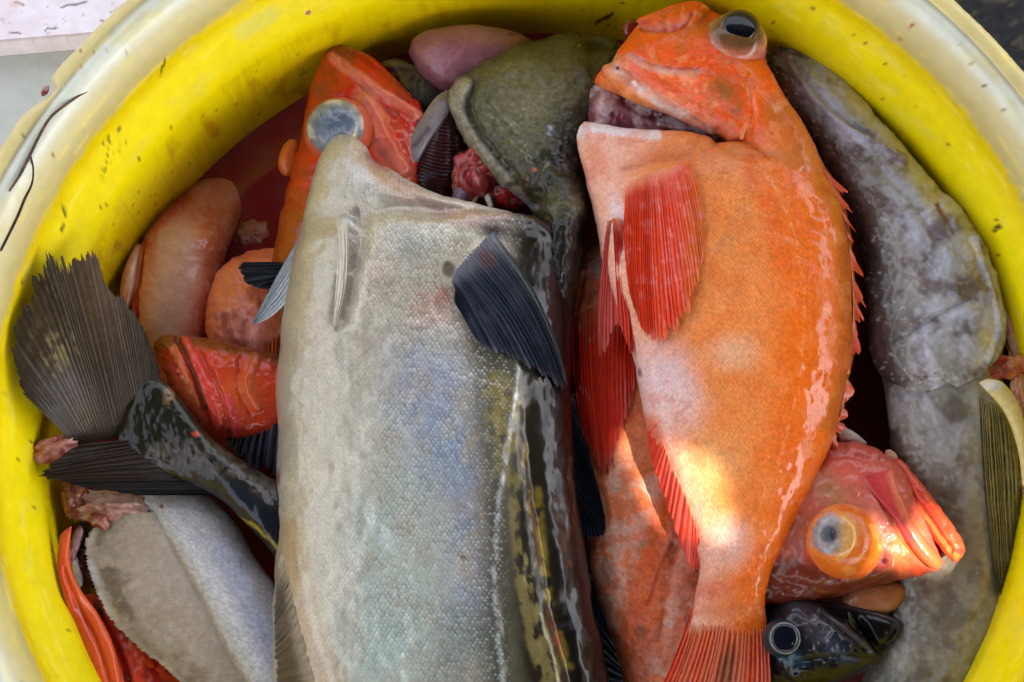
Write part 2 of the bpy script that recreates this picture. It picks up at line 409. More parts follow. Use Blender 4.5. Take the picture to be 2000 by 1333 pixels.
def skin(name, size=None, rnd=.25, bump=.5, dist=.0005, edge=.35, rough=.38, spec=.5, coat=.6, coat_rough=.06, film=.25, film_scale=120, sss=0.0, sss_col=(1, .35, .2), grain=.12, grain_scale=900, metallic=0.0, fine_bump=.15, light=0.0, cell=.1):
    m = bpy.data.materials.new(name); m.use_nodes = True; nt = m.node_tree; nt.nodes.clear(); lk = nt.links.new
    out = nd(nt, "ShaderNodeOutputMaterial"); pb = nd(nt, "ShaderNodeBsdfPrincipled"); lk(pb.outputs[0], out.inputs[0])
    ca = nd(nt, "ShaderNodeAttribute", attribute_name="Col"); mx = nd(nt, "ShaderNodeAttribute", attribute_name="Mix")
    sp = nd(nt, "ShaderNodeSeparateColor"); lk(mx.outputs['Color'], sp.inputs[0])
    tc = nd(nt, "ShaderNodeTexCoord")
    geo = nd(nt, "ShaderNodeNewGeometry")
    gn = sock(nd(nt, "ShaderNodeTexNoise"), Scale=grain_scale, Detail=3.0, Roughness=.6); lk(geo.outputs['Position'], gn.inputs['Vector'])
    g = ramp(nt, gn.outputs['Fac'], .25, .75, 1 - grain, 1 + grain)
    colr = vmath(nt, 'SCALE', ca.outputs['Color']); lk(g, colr.node.inputs['Scale'])
    nrm = None
    bmp = sock(nd(nt, "ShaderNodeBump"), Strength=fine_bump, Distance=.0004); lk(gn.outputs['Fac'], bmp.inputs['Height']); nrm = bmp.outputs[0]
    if size:
        uv = nd(nt, "ShaderNodeAttribute", attribute_name="suv")
        wn_ = sock(nd(nt, "ShaderNodeTexNoise"), Scale=45.0, Detail=2.0); lk(geo.outputs['Position'], wn_.inputs['Vector'])
        wv = vmath(nt, 'SCALE', vmath(nt, 'SUBTRACT', wn_.outputs['Color'], (.5, .5, .5))); wv.node.inputs['Scale'].default_value = size[0] * .8
        q = vmath(nt, 'MULTIPLY', vmath(nt, 'ADD', uv.outputs['Vector'], wv), (1 / size[0], 1 / size[1], 0))
        vr = nd(nt, "ShaderNodeVectorRotate", rotation_type='Z_AXIS'); vr.inputs['Angle'].default_value = math.radians(45); lk(q, vr.inputs[0])
        vo = nd(nt, "ShaderNodeTexVoronoi", voronoi_dimensions='2D', feature='F1'); vo.inputs['Scale'].default_value = 1; vo.inputs['Randomness'].default_value = rnd
        lk(vr.outputs[0], vo.inputs['Vector'])
        loc = vmath(nt, 'SUBTRACT', vr.outputs[0], vo.outputs['Position'])
        al = vmath(nt, 'DOT_PRODUCT', loc, (.7071, .7071, 0))
        rim = ramp(nt, vo.outputs['Distance'], .40, .66)
        h = math_(nt, 'SUBTRACT', math_(nt, 'MULTIPLY', al, .9), math_(nt, 'MULTIPLY', rim, .35))
        b2 = sock(nd(nt, "ShaderNodeBump"), Distance=dist)
        lk(math_(nt, 'MULTIPLY', sp.outputs[0], bump), b2.inputs['Strength']); lk(h, b2.inputs['Height']); lk(nrm, b2.inputs['Normal']); nrm = b2.outputs[0]
        lobe = ramp(nt, al, -.2, .55)
        dk = math_(nt, 'MULTIPLY', math_(nt, 'MULTIPLY', sp.outputs[0], edge), math_(nt, 'MAXIMUM', rim, math_(nt, 'MULTIPLY', lobe, .55)))
        vs_ = nd(nt, "ShaderNodeSeparateColor"); lk(vo.outputs['Color'], vs_.inputs[0]); var = ramp(nt, vs_.outputs[0], 0, 1, -cell, cell)
        sc = vmath(nt, 'SCALE', colr); lk(math_(nt, 'ADD', math_(nt, 'SUBTRACT', 1.0, dk), math_(nt, 'MULTIPLY', var, sp.outputs[0])), sc.node.inputs['Scale']); colr = sc
        if light > 0:
            lg = math_(nt, 'MULTIPLY', math_(nt, 'MULTIPLY', math_(nt, 'MULTIPLY', sp.outputs[0], light), ramp(nt, al, .1, -.45)), ramp(nt, vs_.outputs[1], .35, .75))
            colr = mixc(nt, lg, colr, (.8, .82, .82, 1))  # bright glints on single scales mixed into the base colour
    lk(colr, pb.inputs['Base Color']); lk(nrm, pb.inputs['Normal'])
    lk(math_(nt, 'MULTIPLY', sp.outputs[1], rough, True), pb.inputs['Roughness'])
    pb.inputs['Specular IOR Level'].default_value = spec; pb.inputs['Metallic'].default_value = metallic
    fn = sock(nd(nt, "ShaderNodeTexNoise"), Scale=film_scale, Detail=2.5, Roughness=.5); lk(geo.outputs['Position'], fn.inputs['Vector'])
    fb = sock(nd(nt, "ShaderNodeBump"), Strength=film, Distance=.002); lk(fn.outputs['Fac'], fb.inputs['Height']); lk(fb.outputs[0], pb.inputs['Coat Normal'])
    cw = math_(nt, 'ADD', math_(nt, 'MULTIPLY', sp.outputs[2], 1 - coat), coat, True)
    lk(cw, pb.inputs['Coat Weight']); pb.inputs['Coat Roughness'].default_value = coat_rough; pb.inputs['Coat IOR'].default_value = 1.4
    if sss > 0:
        pb.inputs['Subsurface Weight'].default_value = sss; pb.inputs['Subsurface Radius'].default_value = sss_col; pb.inputs['Subsurface Scale'].default_value = .004
    return m

M_silver = skin("silver_scaled_skin", size=(8.6, 5.8), rnd=.40, bump=.42, dist=.00028, edge=.42, cell=.10, rough=.34, spec=.3, coat=.25, coat_rough=.10, film=.30, film_scale=110, grain=.13, grain_scale=1000, light=.32, metallic=.30)
M_olive = skin("olive_head_skin", rough=.42, spec=.15, coat=.6, coat_rough=.08, film=.7, film_scale=200, grain=.30, grain_scale=420, fine_bump=.4)
M_orange = skin("orange_scaled_skin", size=(8, 5.5), rnd=.5, bump=.5, dist=.00036, edge=.19, cell=.05, rough=.40, spec=.15, coat=.30, coat_rough=.05, film=.35, film_scale=130, grain=.12, grain_scale=600, sss=.06)
M_wetskin = skin("wet_smooth_skin", rough=.36, spec=.15, coat=.8, coat_rough=.04, film=.45, film_scale=110, grain=.08, grain_scale=500, sss=.06, fine_bump=.25)
M_grey = skin("slimy_grey_skin", rough=.40, spec=.15, coat=.9, coat_rough=.05, film=.40, film_scale=130, grain=.10, grain_scale=380, fine_bump=.2)
M_black = skin("black_wet_skin", rough=.30, spec=.15, coat=.75, coat_rough=.10, film=.16, film_scale=70, grain=.2, grain_scale=400, fine_bump=.2)
M_flesh = skin("raw_flesh", rough=.32, spec=.2, coat=.9, coat_rough=.03, film=.5, film_scale=160, grain=.16, grain_scale=350, sss=.1, fine_bump=.3)
M_finred = skin("red_fin_membrane", rough=.36, spec=.15, coat=.7, coat_rough=.04, film=.5, film_scale=140, grain=.08, grain_scale=500, sss=.08)
M_findark = skin("dark_fin_membrane", rough=.40, spec=.15, coat=.18, coat_rough=.10, film=.3, film_scale=110, grain=.18, grain_scale=420)
M_finpale = skin("pale_fin_membrane", rough=.40, spec=.15, coat=.5, coat_rough=.06, film=.4, film_scale=120, grain=.12, grain_scale=420)
M_eye = skin("wet_eye", rough=.25, spec=.15, coat=1, coat_rough=.012, film=.05, film_scale=60, grain=.15, grain_scale=700, fine_bump=.05)
M_white = skin("pale_flatfish_skin", size=(6, 5), rnd=.7, bump=.22, dist=.0003, edge=.12, rough=.42, spec=.2, coat=.4, coat_rough=.08, film=.4, film_scale=130, grain=.12, grain_scale=600)
M_plastic = skin("bucket_plastic", rough=.34, spec=.25, coat=.3, coat_rough=.12, film=.15, film_scale=40, grain=.05, grain_scale=160, fine_bump=.08)
M_paint = skin("painted_board", rough=.45, coat=.1, coat_rough=.2, film=.1, grain=.06, grain_scale=120, fine_bump=.12)
M_dark = skin("dark_matte", rough=.7, spec=.2, coat=.0, grain=.4, grain_scale=200, fine_bump=.5)

def glass(name, tint=(1, 1, 1, 1), rough=.02, alpha=.2):
    m = bpy.data.materials.new(name); m.use_nodes = True; pb = m.node_tree.nodes['Principled BSDF']
    pb.inputs['Base Color'].default_value = tint; pb.inputs['Roughness'].default_value = rough; pb.inputs['Alpha'].default_value = alpha
    pb.inputs['Specular IOR Level'].default_value = .7; pb.inputs['Coat Weight'].default_value = .5; pb.inputs['Coat Roughness'].default_value = .02
    return m
M_cornea = glass("clear_cornea", (.8, .85, .9, 1), .02, .10)
def liquid():
    m = bpy.data.materials.new("bloody_water"); m.use_nodes = True; nt = m.node_tree; pb = nt.nodes['Principled BSDF']
    geo = nd(nt, "ShaderNodeNewGeometry"); n = sock(nd(nt, "ShaderNodeTexNoise"), Scale=14.0, Detail=3.0); nt.links.new(geo.outputs['Position'], n.inputs['Vector'])
    c = mixc(nt, ramp(nt, n.outputs['Fac'], .35, .65), (.26, .022, .030, 1), (.32, .095, .115, 1)); nt.links.new(c, pb.inputs['Base Color'])  # paler pink puts a reflection into the blood-red water colour
    n2 = sock(nd(nt, "ShaderNodeTexNoise"), Scale=30.0, Detail=1.0); nt.links.new(geo.outputs['Position'], n2.inputs['Vector'])
    b = sock(nd(nt, "ShaderNodeBump"), Strength=.12, Distance=.003); nt.links.new(n2.outputs['Fac'], b.inputs['Height']); nt.links.new(b.outputs[0], pb.inputs['Normal'])
    pb.inputs['Roughness'].default_value = .05; pb.inputs['Specular IOR Level'].default_value = .28; pb.inputs['Alpha'].default_value = .92
    return m
M_liquid = liquid()

# ---------------------------------------------------------------- bucket
BX, BY = 45.0, -174.0
PROF = [(866, -452), (925, -452), (965, -100), (1030, 240), (1060, 246), (1069, 262), (1070, 296), (1066, 316), (1056, 329), (1042, 334), (1031, 333), (1026, 326), (1021, 334), (1010, 338), (998, 332), (988, 314), (979, 288), (970, 262), (963, 240), (961, 222), (959, 206), (953, 198), (936, 163), (918, 127), (912, 116), (911, 100), (909, 20), (905, -150), (890, -300), (870, -420), (850, -438)]
def wall_r(z):                                  # inner radius at a height, from the rim down
    P = PROF[12:]; zs = [p[1] for p in P][::-1]; rs = [p[0] for p in P][::-1]
    return np.interp(z, zs, rs)
def wall_hit(px, py):                           # height at which a picture position meets the inner wall
    for z in np.arange(338, -450, -2.0):
        q = unproj(np.array([px]), np.array([py]), z)[0]
        if math.hypot(q[0] - BX, q[1] - BY) < wall_r(z) and z < 338: prev = z; continue
        if z < 336: return z
    return -60.0
bucket = thing("fish_bucket", "round yellow plastic bucket with scuffed cream rim, full of fish", "bucket", (1045, 840, -452))
def build_bucket():
    prof = np.array(PROF, float)
    seg = []
    for a, b in zip(prof[:-1], prof[1:]):
        k = max(1, int(np.hypot(*(b - a)) / 7)); t = np.arange(k) / k; seg.append(a[None] * (1 - t)[:, None] + b[None] * t[:, None])
    pr = np.vstack(seg + [prof[-1:]])
    for _ in range(2): pr[1:-1] = (pr[:-2] + 2 * pr[1:-1] + pr[2:]) / 4
    nv = 1100; ph = np.linspace(0, 2 * np.pi, nv, endpoint=False)
    R = pr[:, 0][:, None] + np.zeros(nv)[None]; Z = pr[:, 1][:, None] + np.zeros(nv)[None]
    arc = ph[None] * 1000 + np.zeros_like(R)
    # moulded shell is not a perfect circle
    R = R + 5 * np.sin(2 * ph + .6)[None] + 3 * np.sin(3 * ph - 1)[None]
    lip = sstep(1015, 1060, pr[:, 0])[:, None] * sstep(230, 300, pr[:, 1])[:, None]
    deg = np.degrees(ph) % 360
    chip = sstep(146.5, 147.0, deg) * (1 - sstep(147.0, 152.0, deg))          # broken piece of the lip on the left
    R = R - lip * chip[None] * 16; Z = Z - lip * chip[None] * 10
    Z = Z + lip * (fbm(arc, arc * 0, 60, 3) - .5) * 5; R = R + lip * (fbm(arc, arc * 0 + 9, 18, 5) - .5) * 5
    V = np.stack([BX + R * np.cos(ph), BY + R * np.sin(ph), Z], -1)
    run = np.concatenate([[0], np.cumsum(np.hypot(*np.diff(pr, axis=0).T))])[:, None] + np.zeros(nv)[None]
    def colour(sl):
        a, z, r, ru, v = arc[sl].ravel(), Z[sl].ravel(), R[sl].ravel(), run[sl].ravel(), V[sl].reshape(-1, 3)
        px, py = proj(v)
        P = Paint(a, ru, (226, 204, 0), warp=0); P.seed = 5
        P.mottle(140, .10)
        edge = (fbm(a, ru, 26, 31) - .5) * 16
        inner = ru > 1330
        zz = z + edge * np.where(z > 150, 1, .3)
        P.on(sstep(178, 240, zz) * (1 - sstep(240, 262, zz)), (186, 150, 10), .55)
        P.on(sstep(236, 246, zz), (176, 160, 100))
        P.on(sstep(248, 300, z + edge * .3), (196, 184, 138))
        P.on(sstep(298, 324, z), (206, 206, 188))
        P.on(sstep(1022, 1030, r) * sstep(200, 260, z), (206, 186, 124))
        P.on(sstep(1060, 1067, r) * sstep(200, 260, z), (196, 174, 108))
        P.on(np.exp(-((r - 1026) / 4) ** 2) * sstep(315, 322, z), (120, 112, 90), .8)
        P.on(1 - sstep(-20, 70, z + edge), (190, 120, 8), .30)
        # scuffs and dirt flecks with shapes of their own
        P.on(sstep(.60, .78, fbm(a * .35, ru, 34, 77)) * sstep(60, 200, z), (205, 190, 90), .35)
        for sd, sc, th, c in ((11, 5, .89, (58, 44, 22)), (12, 8, .91, (45, 36, 24)), (13, 5, .885, (120, 44, 28)), (14, 14, .90, (90, 70, 20))):
            dens = sstep(.35, .7, fbm(a, ru, 170, sd + 50))
            P.on(sstep(th, th + .03, fbm(a * (1.0 if sd != 14 else .45), ru, sc, sd, 2) * (.80 + .24 * dens)), c, .85)
        P.on(sstep(.58, .74, fbm(a, ru * .06, 9, 91, 3)) * (1 - sstep(90, 130, z)), (170, 126, 4), .25)      # drips down the wall
        P.on(sstep(.66, .76, fbm(a * .08, ru, 7, 93, 3)) * sstep(100, 160, z), (236, 214, 90), .30)                                 # scratches along it
        P.on(sstep(.62, .80, fbm(a, ru * .5, 60, 95)) * (1 - sstep(20, 130, z)), (150, 46, 10), .45)                              # blood smears low down
        P.on(sstep(.60, .80, fbm(a * .3, ru, 40, 97)) * sstep(240, 280, z), (190, 172, 120), .5)                                  # grime on the collar
        # particular marks of the picture: speckled stain left, streaks
        Q = Mask(px, py, warp=4, wscale=8)
        k = Q.spots(5, .56, .05, 3)
        near = (z < 335)
        P.on(Q.ell(221, 300, 12, 22, 20, .6) * k, (50, 52, 10)); P.on(Q.ell(205, 330, 8, 26, 10, .6) * k, (90, 88, 10), .7)
        P.on(Q.line([(1165, 45), (1195, 28)], 3.5), (70, 38, 20)); P.on(Q.ell(1190, 48, 5, 4), (90, 50, 20))
        P.on(Q.ell(1782, 48, 8, 12, 20, .6) * Q.spots(5, .5), (150, 60, 30)); P.on(Q.line([(1755, 70), (1758, 76)], 2.5), (150, 50, 30))
        P.on(Q.line([(1940, 452), (1953, 440)], 3), (50, 42, 14)); P.on(Q.line([(120, 450), (127, 420), (123, 400)], 2), (80, 70, 12))
        P.on(Q.line([(312, 150), (322, 120)], 2.2), (90, 72, 10)); P.on(Q.line([(470, 65), (530, 30)], 13, 8), (200, 190, 90), .6)
        P.on(Q.ell(332, 250, 4, 4), (60, 46, 10)); P.on(Q.ell(272, 311, 5, 3, -30), (60, 40, 12))
        return P.c
    def mk(name, i0, i1):
        sl = slice(i0, i1 + 1); v = V[sl].reshape(-1, 3); c = colour(sl)
        ex = np.ones((len(v), 3)); ex[:, 2] = 0
        return new_mesh(name, v, grid_faces(i1 - i0 + 1, nv, True), M_plastic, bucket, c, ex, np.stack([arc[sl].ravel(), run[sl].ravel()], 1))
    k = [int(np.argmin(np.hypot(pr[:, 0] - a, pr[:, 1] - b))) for a, b in ((1030, 240), (1026, 327), (962, 238))]
    mk("outer_wall", 0, k[0]); mk("rim_lip", k[0], k[1]); mk("white_collar", k[1], k[2]); mk("inner_wall", k[2], len(pr) - 1)
    # floor of the bucket
    n = 96; ph = np.linspace(0, 2 * np.pi, n, endpoint=False)
    v = np.vstack([[BX, BY, -437], np.stack([BX + 860 * np.cos(ph), BY + 860 * np.sin(ph), np.full(n, -437.0)], 1)])
    new_mesh("floor_disc", v, [[0, 1 + i, 1 + (i + 1) % n] for i in range(n)], M_plastic, bucket, np.tile(lin((190, 150, 10)), (n + 1, 1)), np.ones((n + 1, 3)), v[:, :2])
build_bucket()

ZL = -140.0
def build_liquid():
    n = 160; ph = np.linspace(0, 2 * np.pi, n, endpoint=False); r = wall_r(ZL) + 6
    rings = np.linspace(0, 1, 30)[1:]
    v = np.vstack([[BX, BY, ZL]] + [np.stack([BX + r * q * np.cos(ph), BY + r * q * np.sin(ph), np.full(n, ZL)], 1) for q in rings])
    f = [[0, 1 + i, 1 + (i + 1) % n] for i in range(n)]
    for a in range(len(rings) - 1):
        for i in range(n): f.append([1 + a * n + i, 1 + (a + 1) * n + i, 1 + (a + 1) * n + (i + 1) % n, 1 + a * n + (i + 1) % n])
    o = new_mesh("bloody_water", v, f, M_liquid); o['kind'] = 'structure'
build_liquid()

# ---------------------------------------------------------------- what the bucket stands on
def slab(name, x0, x1, y0, y1, z0, z1, mat, colr, parent=None, bev=4, rot=0, at=(0, 0), paint=None, n=90):
    xs = np.linspace(x0, x1, n); ys = np.linspace(y0, y1, n); X, Y = np.meshgrid(xs, ys, indexing='ij')
    a = math.radians(rot)
    top = np.stack([X.ravel(), Y.ravel(), np.full(n * n, float(z1))], 1)
    ring = np.concatenate([np.arange(n) * n, (n - 1) * n + np.arange(1, n), np.arange(n - 2, -1, -1) * n + n - 1, np.arange(n - 2, 0, -1)])
    r1 = top[ring].copy(); r1[:, 0] += np.sign(r1[:, 0] - (x0 + x1) / 2) * bev * (np.minimum(abs(r1[:, 0] - x0), abs(r1[:, 0] - x1)) < 1e-6)
    r1[:, 1] += np.sign(r1[:, 1] - (y0 + y1) / 2) * bev * (np.minimum(abs(r1[:, 1] - y0), abs(r1[:, 1] - y1)) < 1e-6); r1[:, 2] -= bev
    r2 = r1.copy(); r2[:, 2] = z0
    V = np.vstack([top, r1, r2]); m = len(ring)
    R = np.array([[math.cos(a), -math.sin(a), 0], [math.sin(a), math.cos(a), 0], [0, 0, 1]]); V = (V - np.array([*at, 0])) @ R.T + np.array([*at, 0])
    F = [list(q) for q in grid_faces(n, n)]
    b1 = n * n; b2 = b1 + m
    for i in range(m):
        j = (i + 1) % m
        F.append([int(ring[j]), int(ring[i]), b1 + i, b1 + j]); F.append([b1 + j, b1 + i, b2 + i, b2 + j])
    px, py = proj(V); P = Paint(px, py, colr); P.mottle(50, .05)
    if paint: paint(P)
    ex = np.ones((len(V), 3)); ex[:, 2] = 0
    return new_mesh(name, V, F, mat, parent, P.c, ex, V[:, :2])
def deck_paint(P):
    P.mottle(160, .06)
def board_paint(P):
    P.on(P.spots(40, .55, .15), (214, 190, 196), .5)
    for a, b in (((15, 65), (40, 64)), ((88, 62), (92, 55)), ((92, 55), (110, 54)), ((120, 13), (165, 5)), ((197, 40), (204, 46)), ((30, 5), (45, 12))): P.on(P.line([a, b], 1.6, 1.2), (96, 84, 82), .85)
    P.speck(10, .81, (130, 120, 120), .6); P.on(P.ell(30, 8, 14, 8), (200, 150, 130), .5)
# where the picture's corners meet the ground
gz = -456.0
c0 = unproj(np.array([0.0, 190.0]), np.array([78.0, 62.0]), gz + 70)
ang = math.degrees(math.atan2(c0[1][1] - c0[0][1], c0[1][0] - c0[0][0]))
deck = slab("deck", -2400, 2600, -3000, 2600, gz - 40, gz, M_paint, (176, 178, 172), paint=deck_paint); deck['kind'] = 'structure'
bb = slab("raised_board", c0[0][0] - 500, c0[0][0] + 560, c0[0][1], c0[0][1] + 600, gz + 1, gz + 70, M_paint, (222, 212, 220), bev=7, rot=ang, at=(c0[0][0], c0[0][1]), paint=board_paint, n=230)
tag(bb, "pale pinkish painted board behind the bucket at top left", "board")
dk = unproj(np.array([1830.0]), np.array([120.0]), gz)[0]
drk = slab("dark_ground", dk[0], dk[0] + 1400, dk[1] - 200, dk[1] + 900, gz + .5, gz + 4, M_dark, (24, 24, 27), paint=lambda P: P.speck(14, .66, (70, 62, 50), .7).speck(9, .74, (14, 14, 16), .9)); drk['kind'] = 'structure'  # flat dark speckled slab at the top right
# ================================================================ silver grey fish in the middle
sf = thing("silver_fish", "large silver-grey fish with scaled flank and head bent back, middle of the bucket", "fish", (830, 900, -60))
def p_body(P):
    P.on(1 + 0 * P.x, (184, 174, 155)); P.mottle(120, .10)
    P.on(1 - sstep(545, 640, P.x), (166, 154, 132), .6)
    P.on(P.poly([(760, 860), (720, 960), (690, 1100), (690, 1250), (700, 1345), (860, 1345), (880, 1200), (850, 1000), (850, 880)], 85) * (.45 + .55 * sstep(.3, .65, fbm(P.x, P.y * .35, 40, 53))), (172, 190, 180), .8)  # aqua, then blue: sheen of the silver flank painted into the pigment
    P.on(P.poly([(790, 690), (770, 800), (800, 860), (850, 960), (890, 1100), (900, 1250), (960, 1200), (960, 1000), (950, 860), (900, 740), (860, 680)], 75) * (.35 + .65 * sstep(.35, .62, fbm(P.x + P.y * .3, P.y * .4, 36, 51))), (134, 150, 178), .8)
    P.on(P.ell(850, 740, 70, 60, 0, .7), (172, 172, 184), .5)
    P.on(P.poly([(900, 640), (930, 760), (930, 860), (950, 1000), (950, 1333), (1000, 1333), (980, 1000), (1000, 720), (960, 660)], 34), (74, 76, 66), .85)
    P.on(P.poly([(880, 1180), (850, 1260), (850, 1345), (960, 1345), (960, 1220)], 40), (112, 120, 112), .6)
    P.on(P.ell(850, 600, 60, 50, 0, .8), (178, 132, 118), .65); P.on(P.ell(868, 575, 26, 18, -30, .8), (180, 96, 66), .5)
    P.on(P.ell(745, 520, 40, 90, 10, .9), (176, 146, 118), .35); P.on(P.ell(800, 470, 60, 50, 0, .9), (140, 148, 140), .5)
    P.on(P.line([(700, 300), (760, 350), (830, 390), (900, 420), (980, 430)], 16, 18), (180, 140, 128), .7)
    P.on(P.line([(690, 275), (740, 310), (800, 352), (880, 392), (960, 406), (1040, 412)], 5, 5), (205, 196, 184), .85)
    P.on(P.ell(735, 312, 26, 10, 35, .6), (110, 104, 96), .8)
    P.on(P.ell(700, 330, 22, 60, -25, .8), (206, 206, 208), .5)
    P.on(P.ell(990, 450, 70, 30, 10, .7), (96, 92, 80), .7)
    P.on(P.ell(670, 435, 20, 14, 0, .8), (206, 210, 216), .8)
    # dark back
    P.on(sstep(-105, 5, P.x - np.interp(P.y, [380, 480, 640, 720, 1000, 1333], [1060, 1010, 985, 1002, 982, 1000])) * sstep(560, 640, P.y), (70, 66, 46), .8)
    back = sstep(-12, 40, P.x - np.interp(P.y, [380, 430, 480, 560, 640, 720, 800, 900, 1000, 1100, 1200, 1333], [985, 992, 985, 975, 980, 1002, 1000, 992, 985, 985, 990, 1005]))
    P.on(back, (40, 34, 24)); P.on(sstep(14, 60, P.x - np.interp(P.y, [380, 440, 600, 800, 1000, 1200, 1333], [1005, 1005, 1005, 1025, 1030, 1050, 1080]))  , (17, 12, 11))
    P.on(P.poly([(955, 730), (940, 800), (965, 880), (960, 930), (985, 900), (1010, 800), (1000, 740)], 14) * P.spots(14, .42, .08), (140, 126, 74), .8)  # gold here and in the next two: wet-film reflections painted into pigment
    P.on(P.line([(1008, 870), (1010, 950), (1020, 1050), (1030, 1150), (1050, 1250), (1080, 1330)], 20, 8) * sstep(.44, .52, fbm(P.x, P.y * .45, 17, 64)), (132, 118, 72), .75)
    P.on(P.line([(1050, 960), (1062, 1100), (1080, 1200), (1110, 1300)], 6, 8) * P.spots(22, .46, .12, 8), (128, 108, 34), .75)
    P.on(P.ell(1088, 1245, 14, 40, -15, .7) * P.spots(10, .5), (130, 40, 16), .7)
    P.on(P.line([(1012, 720), (1000, 800), (988, 880), (978, 960), (970, 1040), (966, 1120), (970, 1200), (976, 1270), (984, 1345)], 2.6, 4.5) * (.25 + .75 * P.spots(10, .45, .12, 5)), (196, 194, 190), .75)
    P.on(P.ell(877, 526, 15, 17, 0, .3), (3, 4, 7)); P.on(P.ell(965, 452, 26, 14, 0, .8), (24, 26, 34), .8)
    # lower left: dark streaks towards the anal fin and an orange-tan band
    P.on(P.line([(560, 1040), (580, 1150), (610, 1260), (650, 1345)], 22, 24), (170, 140, 104), .7)
    P.on(P.line([(590, 1090), (610, 1210), (650, 1333)], 5, 7), (206, 196, 176), .6)
    P.on(P.ell(543, 935, 5, 18, 0, .6), (140, 30, 30), .8)
    P.mottle(16, .08).mottle(5, .08, 8)
    P.on(P.spots(60, .62, .08, 33) * (1 - sstep(900, 980, P.x)), (168, 150, 132), .4); P.on(P.line([(742, 700), (735, 760), (748, 800)], 2, 3) * P.spots(9, .5), (206, 200, 196), .5); P.on(P.ell(800, 860, 60, 14, 60, .9), (198, 206, 206), .4)
    for x, y in ((904, 1086), (682, 1109)): P.on(P.ell(x, y, 5, 3), (90, 20, 20), .8)
    return P
def s_body(m):
    d = -4 * m.ell(877, 526, 16, 18, 0, .8) - 16 * m.ell(850, 590, 90, 60, 20, 1) + 10 * m.ell(800, 480, 70, 60, 0, 1) - 10 * m.ell(735, 312, 30, 12, 35, 1)
    d = d + 7 * m.line([(690, 278), (760, 325), (850, 385), (960, 412), (1040, 420)], 9, 12)
    d = d + 2 * m.line([(1012, 720), (988, 880), (970, 1040), (966, 1120), (984, 1345)], 4, 10) - 14 * m.line([(705, 430), (690, 520), (670, 620)], 8, 26)
    d = d + 5 * m.ell(672, 432, 18, 12, 0, 1) + (fbm(m.x0, m.y0, 90, 6) - .5) * 16 + (fbm(m.x0 * 1.5, m.y0 * .5, 34, 16) - .5) * 2.5 - 10 * m.line([(1030, 800), (1050, 1000), (1085, 1200), (1120, 1340)], 6, 26)
    return d
def mx_body(m, ex):
    lat = np.interp(m.y, [380, 600, 720, 1000, 1333], [1030, 985, 1000, 975, 985])
    ex[:, 0] = (.30 + .70 * sstep(620, 800, m.x)) * (1 - sstep(-10, 25, m.x - lat)) * (1 - .3 * m.ell(690, 300, 60, 60, 0, 1)) * (1 - m.ell(877, 526, 24, 26, 0, .3)) * (.55 + .45 * sstep(.35, .6, fbm(m.x, m.y, 70, 12)))
    wet = sstep(-6, 8, m.x - lat) * sstep(.36, .46, fbm(m.x, m.y * .35, 60, 8)) + .9 * sstep(-60, 10, m.x - lat) * sstep(.56, .6, fbm(m.x, m.y, 24, 9))
    ex[:, 2] = np.clip(wet, 0, 1) * .55; ex[:, 1] = 1 - .35 * ex[:, 2]; return ex
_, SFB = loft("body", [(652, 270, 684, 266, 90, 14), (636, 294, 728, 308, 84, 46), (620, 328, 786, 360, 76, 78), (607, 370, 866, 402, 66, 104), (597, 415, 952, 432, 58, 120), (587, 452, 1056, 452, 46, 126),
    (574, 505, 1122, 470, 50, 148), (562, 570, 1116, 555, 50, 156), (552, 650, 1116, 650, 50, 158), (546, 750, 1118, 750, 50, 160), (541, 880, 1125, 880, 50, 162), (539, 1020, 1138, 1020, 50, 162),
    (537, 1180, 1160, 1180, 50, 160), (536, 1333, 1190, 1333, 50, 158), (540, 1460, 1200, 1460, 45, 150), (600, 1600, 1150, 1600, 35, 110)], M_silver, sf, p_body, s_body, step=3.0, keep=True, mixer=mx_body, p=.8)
def p_head(P):
    P.on(1 + 0 * P.x, (80, 76, 52)); P.mottle(60, .3)
    P.on(P.ell(1040, 190, 110, 70, -20, .9), (112, 106, 78), .8); P.on(P.ell(1010, 140, 90, 40, -15, .9), (106, 104, 74), .6)
    P.on(P.ell(1110, 300, 60, 110, 10, .8), (22, 20, 18), .9); P.on(P.ell(1060, 350, 50, 60, 0, .8), (34, 32, 26), .8)
    P.on(P.line([(905, 168), (888, 205), (905, 250), (945, 305), (985, 358), (1020, 395)], 14, 8), (166, 158, 136), .9)
    P.on(P.line([(928, 160), (915, 200), (925, 245), (955, 290), (1000, 340)], 3, 4), (58, 54, 42), .8)
    P.on(P.line([(985, 362), (1010, 384), (1040, 404)], 6, 4), (170, 176, 190), .8)
    P.on(P.ell(1046, 404, 9, 8), (130, 140, 150), .8); P.on(sstep(400, 440, P.y), (24, 20, 17), .95)
    P.on(P.spots(9, .72, .05, 4) * P.ell(1020, 280, 110, 110, 0, .8), (150, 146, 126), .5)
    for x, y, c in ((1044, 334, (190, 100, 44)), (1030, 352, (130, 66, 34)), (1075, 250, (160, 170, 180)), (1072, 262, (150, 160, 170)), (1130, 92, (150, 150, 130))): P.on(P.ell(x, y, 6, 6, 0, .7) * P.spots(5, .42), c, .9)
    for a in (((960, 200), (985, 230), (1010, 262)), ((990, 130), (1030, 150)), ((950, 220), (1000, 280), (1040, 310))): P.on(P.line(a, 1.4, 2) * P.spots(14, .5), (150, 144, 118), .4)
    P.on(P.ell(1160, 92, 30, 16, 10, .7), (20, 20, 16), .9)
    P.mottle(14, .22).mottle(6, .12, 8); return P
